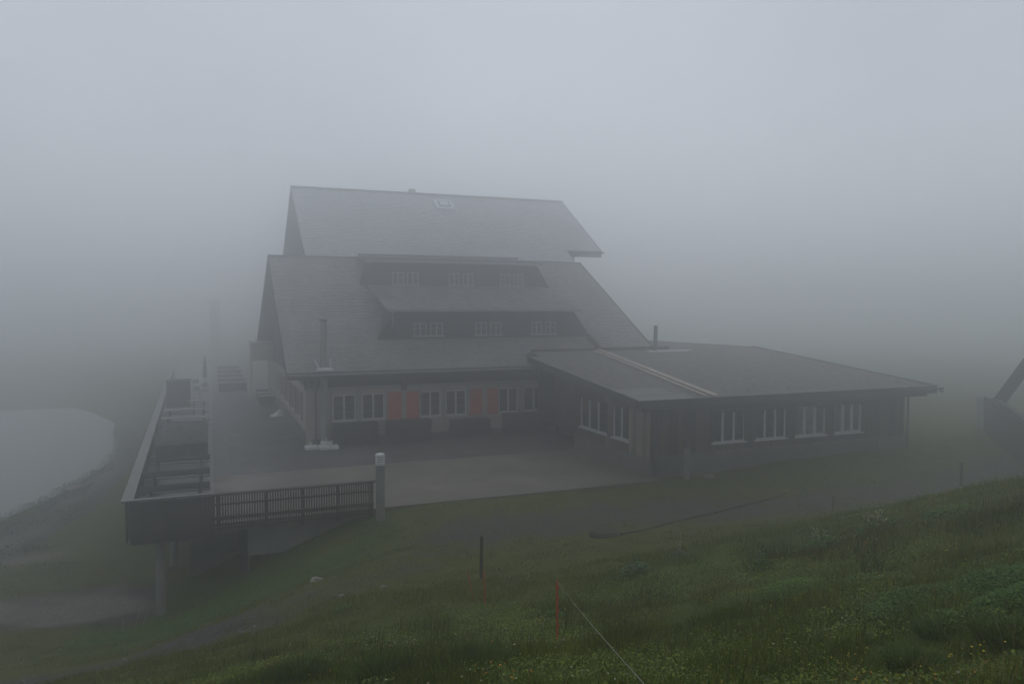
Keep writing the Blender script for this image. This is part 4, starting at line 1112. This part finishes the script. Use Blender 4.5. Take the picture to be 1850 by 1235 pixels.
# rows of long tables at the back of the terrace
def long_table(label, x0, x1, y, zt=.76, grp='long tables at the back of the terrace'):
    t = thing('long_table', label, 'table', ((x0 + x1) / 2, y, 0), grp)
    w = MB(); w.box(x0, x1, y - .35, y + .35, zt - .04, zt, 0, rnd.random()); w.build('table_top', M['table_pale'], t)
    w = MB(); w.box(x0 + .05, x1 - .05, y - .30, y - .26, .1, zt - .05); w.build('apron_board', M['table_dark'], t)
    for x in (x0 + .12, x1 - .12):
        w = MB(); w.beam((x, y - .28, zt - .05), (x, y - .3, 0), .05, .05); w.beam((x, y + .28, zt - .05), (x, y + .3, 0), .05, .05); w.build('leg', M['table_dark'], t)
for i_, (y, lab) in enumerate(((59.0, 'nearest pale long table of the middle row at the back of the terrace'), (62.6, 'second pale long table of the middle row at the back of the terrace'), (66.6, 'third pale long table of the middle row, half lost in fog'), (71.0, 'fourth pale long table of the middle row, half lost in fog'), (76.0, 'farthest pale long table of the middle row, almost lost in fog'))):
    long_table(lab, .45, 2.45, y)
for y, lab in ((49.2, 'nearest pale table beside the porch on the left wall'), (51.0, 'pale table close under the porch on the left wall'), (53.6, 'pale table inside the porch on the left wall')):
    long_table(lab, 2.72, 3.7, y, .76, 'tables by the side porch')
# cabinet, post, chairs, column
t = thing('cabinet', 'dark tall cabinet beside the parapet towards the back of the deck', 'cabinet', (-1.9, 52, 0))
w = MB(); w.box(-2.6, -1.25, 51.4, 53.0, 0.02, 1.55); w.build('body', M['dark_wood'], t); w = MB(); w.box(-2.66, -1.2, 51.34, 53.05, 1.55, 1.62); w.build('lid', M['table'], t)
w = MB(); w.box(-1.95, -1.9, 51.36, 51.395, .7, .85); w.build('handle', M['metal'], t)
def chair(x, y, label, grp):
    t = thing('terrace_chair', label, 'chair', (x, y, 0), grp)
    w = MB(); w.box(x - .22, x + .22, y - .2, y + .22, .43, .46); w.build('seat', M['table_pale'], t)
    w = MB(); w.box(x - .22, x + .22, y + .2, y + .23, .6, .88); w.build('backrest', M['table_pale'], t)
    for sx in (-1, 1):
        w = MB(); w.tube((x + sx * .2, y - .18, 0), (x + sx * .2, y - .18, .43), .013, n=6); w.build('leg', M['dark_metal'], t)
        w = MB(); w.tube((x + sx * .2, y + .21, 0), (x + sx * .2, y + .215, .88), .013, n=6); w.build('leg', M['dark_metal'], t)
chair(-.95, 55.0, 'pale terrace chair nearest the dark cabinet', 'chairs by the cabinet')
chair(-.45, 57.5, 'pale terrace chair second behind the dark cabinet', 'chairs by the cabinet')
chair(-1.1, 60.5, 'pale terrace chair third behind the cabinet, half lost in fog', 'chairs by the cabinet')
t = thing('parasol', 'slim dark closed parasol standing behind the chairs in fog', 'parasol', (-.45, 61, 0))
w = MB(); w.tube((-.45, 61, 0), (-.45, 61, 2.6), .03, n=8); w.build('pole', M['dark_metal'], t)
w = MB(); w.tube((-.45, 61, 1.0), (-.45, 61, 2.0), .16, .10); w.tube((-.45, 61, 2.0), (-.45, 61, 2.55), .10, .03); w.build('canopy', M['dark_tarp'], t)
w = MB(); w.tube((-.45, 61, 0), (-.45, 61, .09), .28, n=16); w.build('base', M['plinth'], t)
t = thing('concrete_column', 'tall faint column rising from the fog beyond the terrace', 'column', (.55, 112, -.8))
w = MB(); w.box(-.1, 1.2, 111.4, 112.6, -1.2, 6.7); w.build('shaft', M['curtain'], t)
w = MB(); w.box(-.2, 1.3, 111.3, 112.7, 6.7, 7.2); w.build('cap', M['curtain'], t)

# benches and table tops stacked against the front wall
def stack_item(x, y, z, L_, D_, label, grp, rz):
    t = thing('folded_table', label, 'folded table', (x, y, z), grp, rz)
    return t
proto = None
STK = [(4.98 + 1.02, 34.45, 2.0, 12, 'in the leftmost dark stack under the front windows'), (7.42 + 1.05, 34.42, 2.05, 12, 'in the second dark stack, under the first red shutters'),
       (10.55 + 1.0, 34.72, 1.9, 10, 'in the third dark stack, right of the bare wall patch'), (13.45 + .95, 34.72, 2.1, 12, 'in the rightmost dark stack under the last window')]
pm = None
for si, (cx_, cy_, L_, n_, lab) in enumerate(STK):
    for k in range(n_):
        z_ = .02 + k * .082
        jx, jy, ja = rnd.uniform(-.05, .05), rnd.uniform(-.04, .04), rnd.uniform(-.012, .012)
        if pm is None:
            t = thing('folded_table', 'folded dark wooden table ' + lab, 'folded table', (0, 0, 0), 'folded tables stacked along the front wall')
            w = MB()
            for q in range(4): w.box(-1.0, 1.0, -.36 + q * .18, -.36 + q * .18 + .165, .045, .07, 0, rnd.random())
            w.build('table_top', M['stack'], t)
            w = MB()
            w.box(-.98, -.93, -.33, .33, .0, .044, 0, .2); w.box(.93, .98, -.33, .33, .0, .044, 0, .2); w.box(-.9, .9, -.33, -.29, .0, .044, 0, .9); w.build('under_frame', M['stack'], t)
            pm = t; o = t
        else:
            o = copy_tree(pm); o['label'] = 'folded dark wooden table ' + lab
        o.location = (cx_ + jx, cy_ + jy, z_); o.rotation_euler = (0, 0, ja); o.scale = (L_ / 2 * rnd.uniform(.97, 1.03), 1, 1)

# white parasol foot at the corner
PB = thing('parasol_stand', 'white slab parasol base with knobs at the corner of the house', 'parasol stand', (4.4, 33.9, 0))
for (a, b, c, d_) in ((3.75, 4.28, 33.75, 34.3), (4.31, 4.72, 33.55, 34.15), (4.75, 5.14, 33.55, 34.1), (4.45, 4.9, 34.16, 34.4)):
    w = MB(); w.box(a, b, c, d_, 0.0, .14 if c < 34.1 else .26); w.build('slab', M['white'], PB, bevel=.015)
for (x, y, z) in ((3.98, 34.0, .14), (4.45, 33.95, .14), (4.68, 34.28, .26), (4.88, 33.95, .14)):
    w = MB(); w.tube((x, y, z), (x, y, z + .11), .025); w.tube((x, y, z + .11), (x, y, z + .15), .055); w.build('knob', M['white'], PB)
# crumpled white cover by the left wall
w = MB(); n = 22
c0 = (3.55, 45.3)
ring = []
for i in range(n):
    a = 2 * math.pi * i / n; r = .42 * (1 + .35 * mnoise.noise(Vector((math.cos(a) * 2, math.sin(a) * 2, 5))))
    ring.append((c0[0] + math.cos(a) * r * 1.0 - .1, c0[1] + math.sin(a) * r * 1.3, .015))
ring2 = [(c0[0] + (p[0] - c0[0]) * .5 + .08, c0[1] + (p[1] - c0[1]) * .5, .17 + .22 * mnoise.noise(Vector((i * .9, 3, 1)))) for i, p in enumerate(ring)]
ring3 = [(c0[0] + (p[0] - c0[0]) * .15 + .16, c0[1] + (p[1] - c0[1]) * .15, .27 + .22 * mnoise.noise(Vector((i * 1.3, 8, 1)))) for i, p in enumerate(ring)]
for i in range(n):
    j = (i + 1) % n
    w.face([ring[i], ring[j], ring2[j], ring2[i]]); w.face([ring2[i], ring2[j], ring3[j], ring3[i]])
w.face(ring3)
tag(w.build('crumpled_cover', M['tarp']), 'crumpled white plastic cover on the paving by the left wall', 'cover')

# vent pipes
def vent(x, y, z0, z1, r, label, mp_, mc):
    t = thing('vent_pipe', label, 'vent pipe', (x, y, z0))
    w = MB(); w.tube((x, y, z0), (x, y, z1 - .34), r, n=24); w.build('pipe', M[mp_], t)
    w = MB(); w.tube((x, y, z1 - .34), (x, y, z1 - .02), r * .82, n=20, m=1)
    z = z1 - .33
    while z < z1 - .05:
        w.tube((x, y, z), (x, y, z + .028), r * 1.08, r * .98, n=24); z += .052
    w.tube((x, y, z1 - .045), (x, y, z1), r * 1.08, r * .95, n=24)
    w.build('louvre_cap', [M[mc], M['dark_metal']], t)
vent(4.68, 22.62, -.5, 1.80, .135, 'tall grey vent pipe with white louvred cap beside the fence end', 'concrete', 'white')
vent(16.05, 23.25, -.3, 1.42, .13, 'shorter concrete vent pipe in front of the timber wing', 'concrete', 'dark_metal')

# dark timber structure at the right edge
RT = thing('timber_ramp', 'dark timber ramp structure with a slanting beam at the right picture edge', 'ramp', (33, 25, .2))
def cp(px, py, d):
    X_ = (px - 925) / 1375 * d; f = d
    fx, fy, fz = math.sin(YAW) * math.cos(PITCH), math.cos(YAW) * math.cos(PITCH), -math.sin(PITCH)
    rx, ry = math.cos(YAW), -math.sin(YAW); ux, uy, uz = math.sin(YAW) * math.sin(PITCH), math.cos(YAW) * math.sin(PITCH), math.cos(PITCH)
    v_ = -(py - 617.5) / 1375 * d
    return Vector((fx * d + rx * X_ + ux * v_, fy * d + ry * X_ + uy * v_, CAM_Z + fz * d + uz * v_))
back = Vector((.9, 1.2, 0))
a, b, c, d_ = cp(1798, 792, 34), cp(1900, 868, 26), cp(1900, 792, 26), cp(1798, 722, 34)
w = MB(); w.hexa([a - Vector((0, 0, .4)), b - Vector((0, 0, .4)), b - Vector((0, 0, .4)) + back, a - Vector((0, 0, .4)) + back, d_, c, c + back, d_ + back]); w.build('side_wall', M['clad_dark'] if 'clad_dark' in M else M['dark_wood'], RT)
w = MB(); w.beam(d_ + Vector((0, 0, .05)), c + Vector((0, 0, .05)), .22, .10); w.build('cap_board', M['fascia'], RT)
w = MB(); w.beam(cp(1805, 750, 33.7), cp(1806, 716, 33.7), .34, .3); w.beam(cp(1806, 724, 33.7), cp(1905, 592, 31.5), .34, .38); w.build('slanting_beam', M['dark_wood'], RT)
for q_ in (cp(1806, 722, 33.8), cp(1880, 625, 32.0)):
    w = MB(); w.box(q_.x - .12, q_.x + .12, q_.y - .12, q_.y + .12, -.2, q_.z - .02); w.build('post', M['dark_wood'], RT)
w = MB(); e = cp(1788, 775, 36); w.box(e.x - .25, e.x + .35, e.y, e.y + .5, 0.0, cp(1788, 718, 36).z); w.build('end_post', M['flue'], RT)

# fence stakes and line
def stake(label, x, y, h, r, m, lean=(0, 0), hooks=True, grp='red electric fence stakes'):
    z0 = hz(x, y); t = thing('fence_stake', label, 'fence stake', (x, y, z0), grp)
    w = MB(); w.tube((x, y, z0 - .15), (x + lean[0], y + lean[1], z0 + h), r, r * .9, n=8); w.build('rod', M[m], t)
    if hooks:
        w = MB()
        for q in (.25, .5, .72, .9, 1.0): w.beam((x + lean[0] * q, y + lean[1] * q, z0 + h * q), (x + lean[0] * q + r * 2.4, y + lean[1] * q, z0 + h * q + .015), .012, .012)
        w.build('hook', M[m], t)
    return (x + lean[0], y + lean[1], z0 + h)
S1 = stake('nearest red plastic fence stake, thick, with the pale cord tied on top', 3.96, 8.46, .74, .0135, 'stake_red', (.0, .02))
S2 = stake('thin red fence stake below the dark wooden post, the right of the far pair', 4.42, 12.42, .60, .010, 'stake_red', (-.04, .0))
S3 = stake('thin leaning red fence stake, the left of the far pair', 4.46, 13.1, .56, .008, 'stake_red', (-.12, .1), False)
z0 = hz(5.3, 15.2)
w = MB(); w.tube((5.3, 15.2, z0 - .3), (5.32, 15.2, z0 + .93), .042, .036, n=10)
tag(w.build('wooden_post', M['post_wood']), 'dark weathered wooden post behind the far red stakes', 'post')
z0 = hz(22.7, 17.5)
w = MB(); w.tube((22.7, 17.5, z0 - .2), (22.72, 17.5, z0 + .80), .045, .04, n=8)
tag(w.build('wooden_post', M['post_wood']), 'short dark wooden post on the gravel at far right', 'post')
z0 = hz(15.2, 15.4)
w = MB(); w.tube((15.2, 15.4, z0 - .1), (15.25, 15.4, z0 + .55), .014, .012, n=6)
tag(w.build('thin_stake', M['post_wood']), 'thin dark stake standing on the gravel patch right of centre', 'stake')
rp_ = MB()
E2 = (1.69, 2.74, 4.59)
pp = []
for k in range(13):
    t_ = k / 12; pp.append((S1[0] + (E2[0] - S1[0]) * t_, S1[1] + (E2[1] - S1[1]) * t_, S1[2] + .01 + (E2[2] - S1[2]) * t_ - .02 * 4 * t_ * (1 - t_)))
rp_.path(pp, .0019, 6)
tag(rp_.build('cord', M['rope']), 'pale fence cord running from the near red stake down to the bottom edge', 'cord')
rp_ = MB(); pp = []
for k in range(11):
    t_ = k / 10; pp.append((S1[0] + (S2[0] - S1[0]) * t_, S1[1] + (S2[1] - S1[1]) * t_, S1[2] + .01 + (S2[2] - S1[2]) * t_ - .03 * 4 * t_ * (1 - t_)))
rp_.path(pp, .002, 5)
tag(rp_.build('wire', M['wire']), 'thin fence wire between the near and far red stakes', 'wire')

# cable on the ground, manhole
CB = [(9.9, 17.4), (10.8, 17.65), (11.8, 18.1), (13.0, 18.7), (14.2, 19.0), (15.2, 19.4), (16.1, 19.6), (17.0, 19.75), (17.9, 20.2)]
w = MB(); w.path([(x, y, hz(x, y) + .03) for x, y in CB], .028, 8)
tag(w.build('cable', M['cable']), 'dark cable snaking over the gravel towards the right', 'cable')
z0 = hz(9.6, 17.6)
t = thing('manhole', 'round dark manhole cover at the left end of the cable', 'manhole', (9.6, 17.6, z0))
w = MB(); w.tube((9.6, 17.6, z0 - .1), (9.6, 17.6, z0 + .10), .40, n=24); w.build('ring', M['earth'], t)
w = MB(); w.tube((9.6, 17.6, z0 + .101), (9.6, 17.6, z0 + .13), .34, n=24); w.build('lid', M['earth'], t)

# rocks
for (x, y, s_, lab, m_) in ((1.83, 7.42, .075, 'pale angular rock in the grass at the bottom edge', 'rock'), (3.4, 16.2, .07, 'flat pale stone on the turf left of the far red stakes', 'rock'), (2.5, 16.2, .06, 'flat brownish stone on the turf, left of the pale one', 'stone'),
                    (2.3, 18.9, .13, 'broad brown stone near the top of the bank, beside the grit strip', 'stone'), (16.9, 23.1, .18, 'flat pale slab lying in front of the timber wing', 'rock'), (-6.3, 42.8, .45, 'pale boulder on the reservoir shore', 'rock'),
                    (18.9, 17.4, .09, 'larger pale stone on the gravel at right', 'rock'), (18.0, 17.6, .07, 'flat pale stone left of the larger one on the gravel', 'rock'), (22.3, 17.2, .10, 'pale stone at the foot of the far right post', 'rock')):
    w = MB(); w.blob((x, y, hz(x, y) + s_ * .25), s_ * 1.25, s_ * .8, s_ * .5, x * 3.1, .55, 12, 8)
    tag(w.build('rock', M[m_]), lab, 'rock')
for i_, (x, y, h, lx, lab) in enumerate(((-2.25, 23.3, .40, .03, 'leftmost short pale stake in the grass below the deck'), (-2.0, 23.2, .50, .18, 'middle thin grey stake in the grass below the deck'), (-1.8, 23.0, .62, .22, 'longest pale leaning stake in the grass below the deck'))):
    x -= .1; z0 = hz(x, 22.6)
    w = MB(); w.beam((x, 22.6, z0 - .1), (x + lx, 22.6, z0 + h), .05, .035)
    tag(w.build('short_stake', M['log'] if i_ != 1 else M['stone']), lab, 'stake', 'short stakes below the deck')

# ------------------------------------------------------------------ haze
hm = bpy.data.materials.new('haze'); hm.use_nodes = True
nt = hm.node_tree; nt.nodes.clear()
ho = nt.nodes.new('ShaderNodeOutputMaterial'); hv = nt.nodes.new('ShaderNodeVolumePrincipled')
hv.inputs['Color'].default_value = (.968, .980, .990, 1)
hv.inputs['Density'].default_value = HAZE_DENSITY
hv.inputs['Anisotropy'].default_value = HAZE_G
nt.links.new(hv.outputs[0], ho.inputs['Volume'])
w = MB(); zmin = float(min(GZ.min(), -3.6)) - 1.0
zmax = max(16.0, float(GZ.max()) + 1)
w.box(-236, 246, -46, 336, zmin, 16.0 if GZ.max() < 15.5 else zmax)
hz_o = w.build('haze', hm)
tag(hz_o, 'thick grey mountain fog filling the whole view', None, None, 'stuff')
print('terrain', GZ.min(), GZ.max(), 'blades', len(Vg), 'stones', cnt)
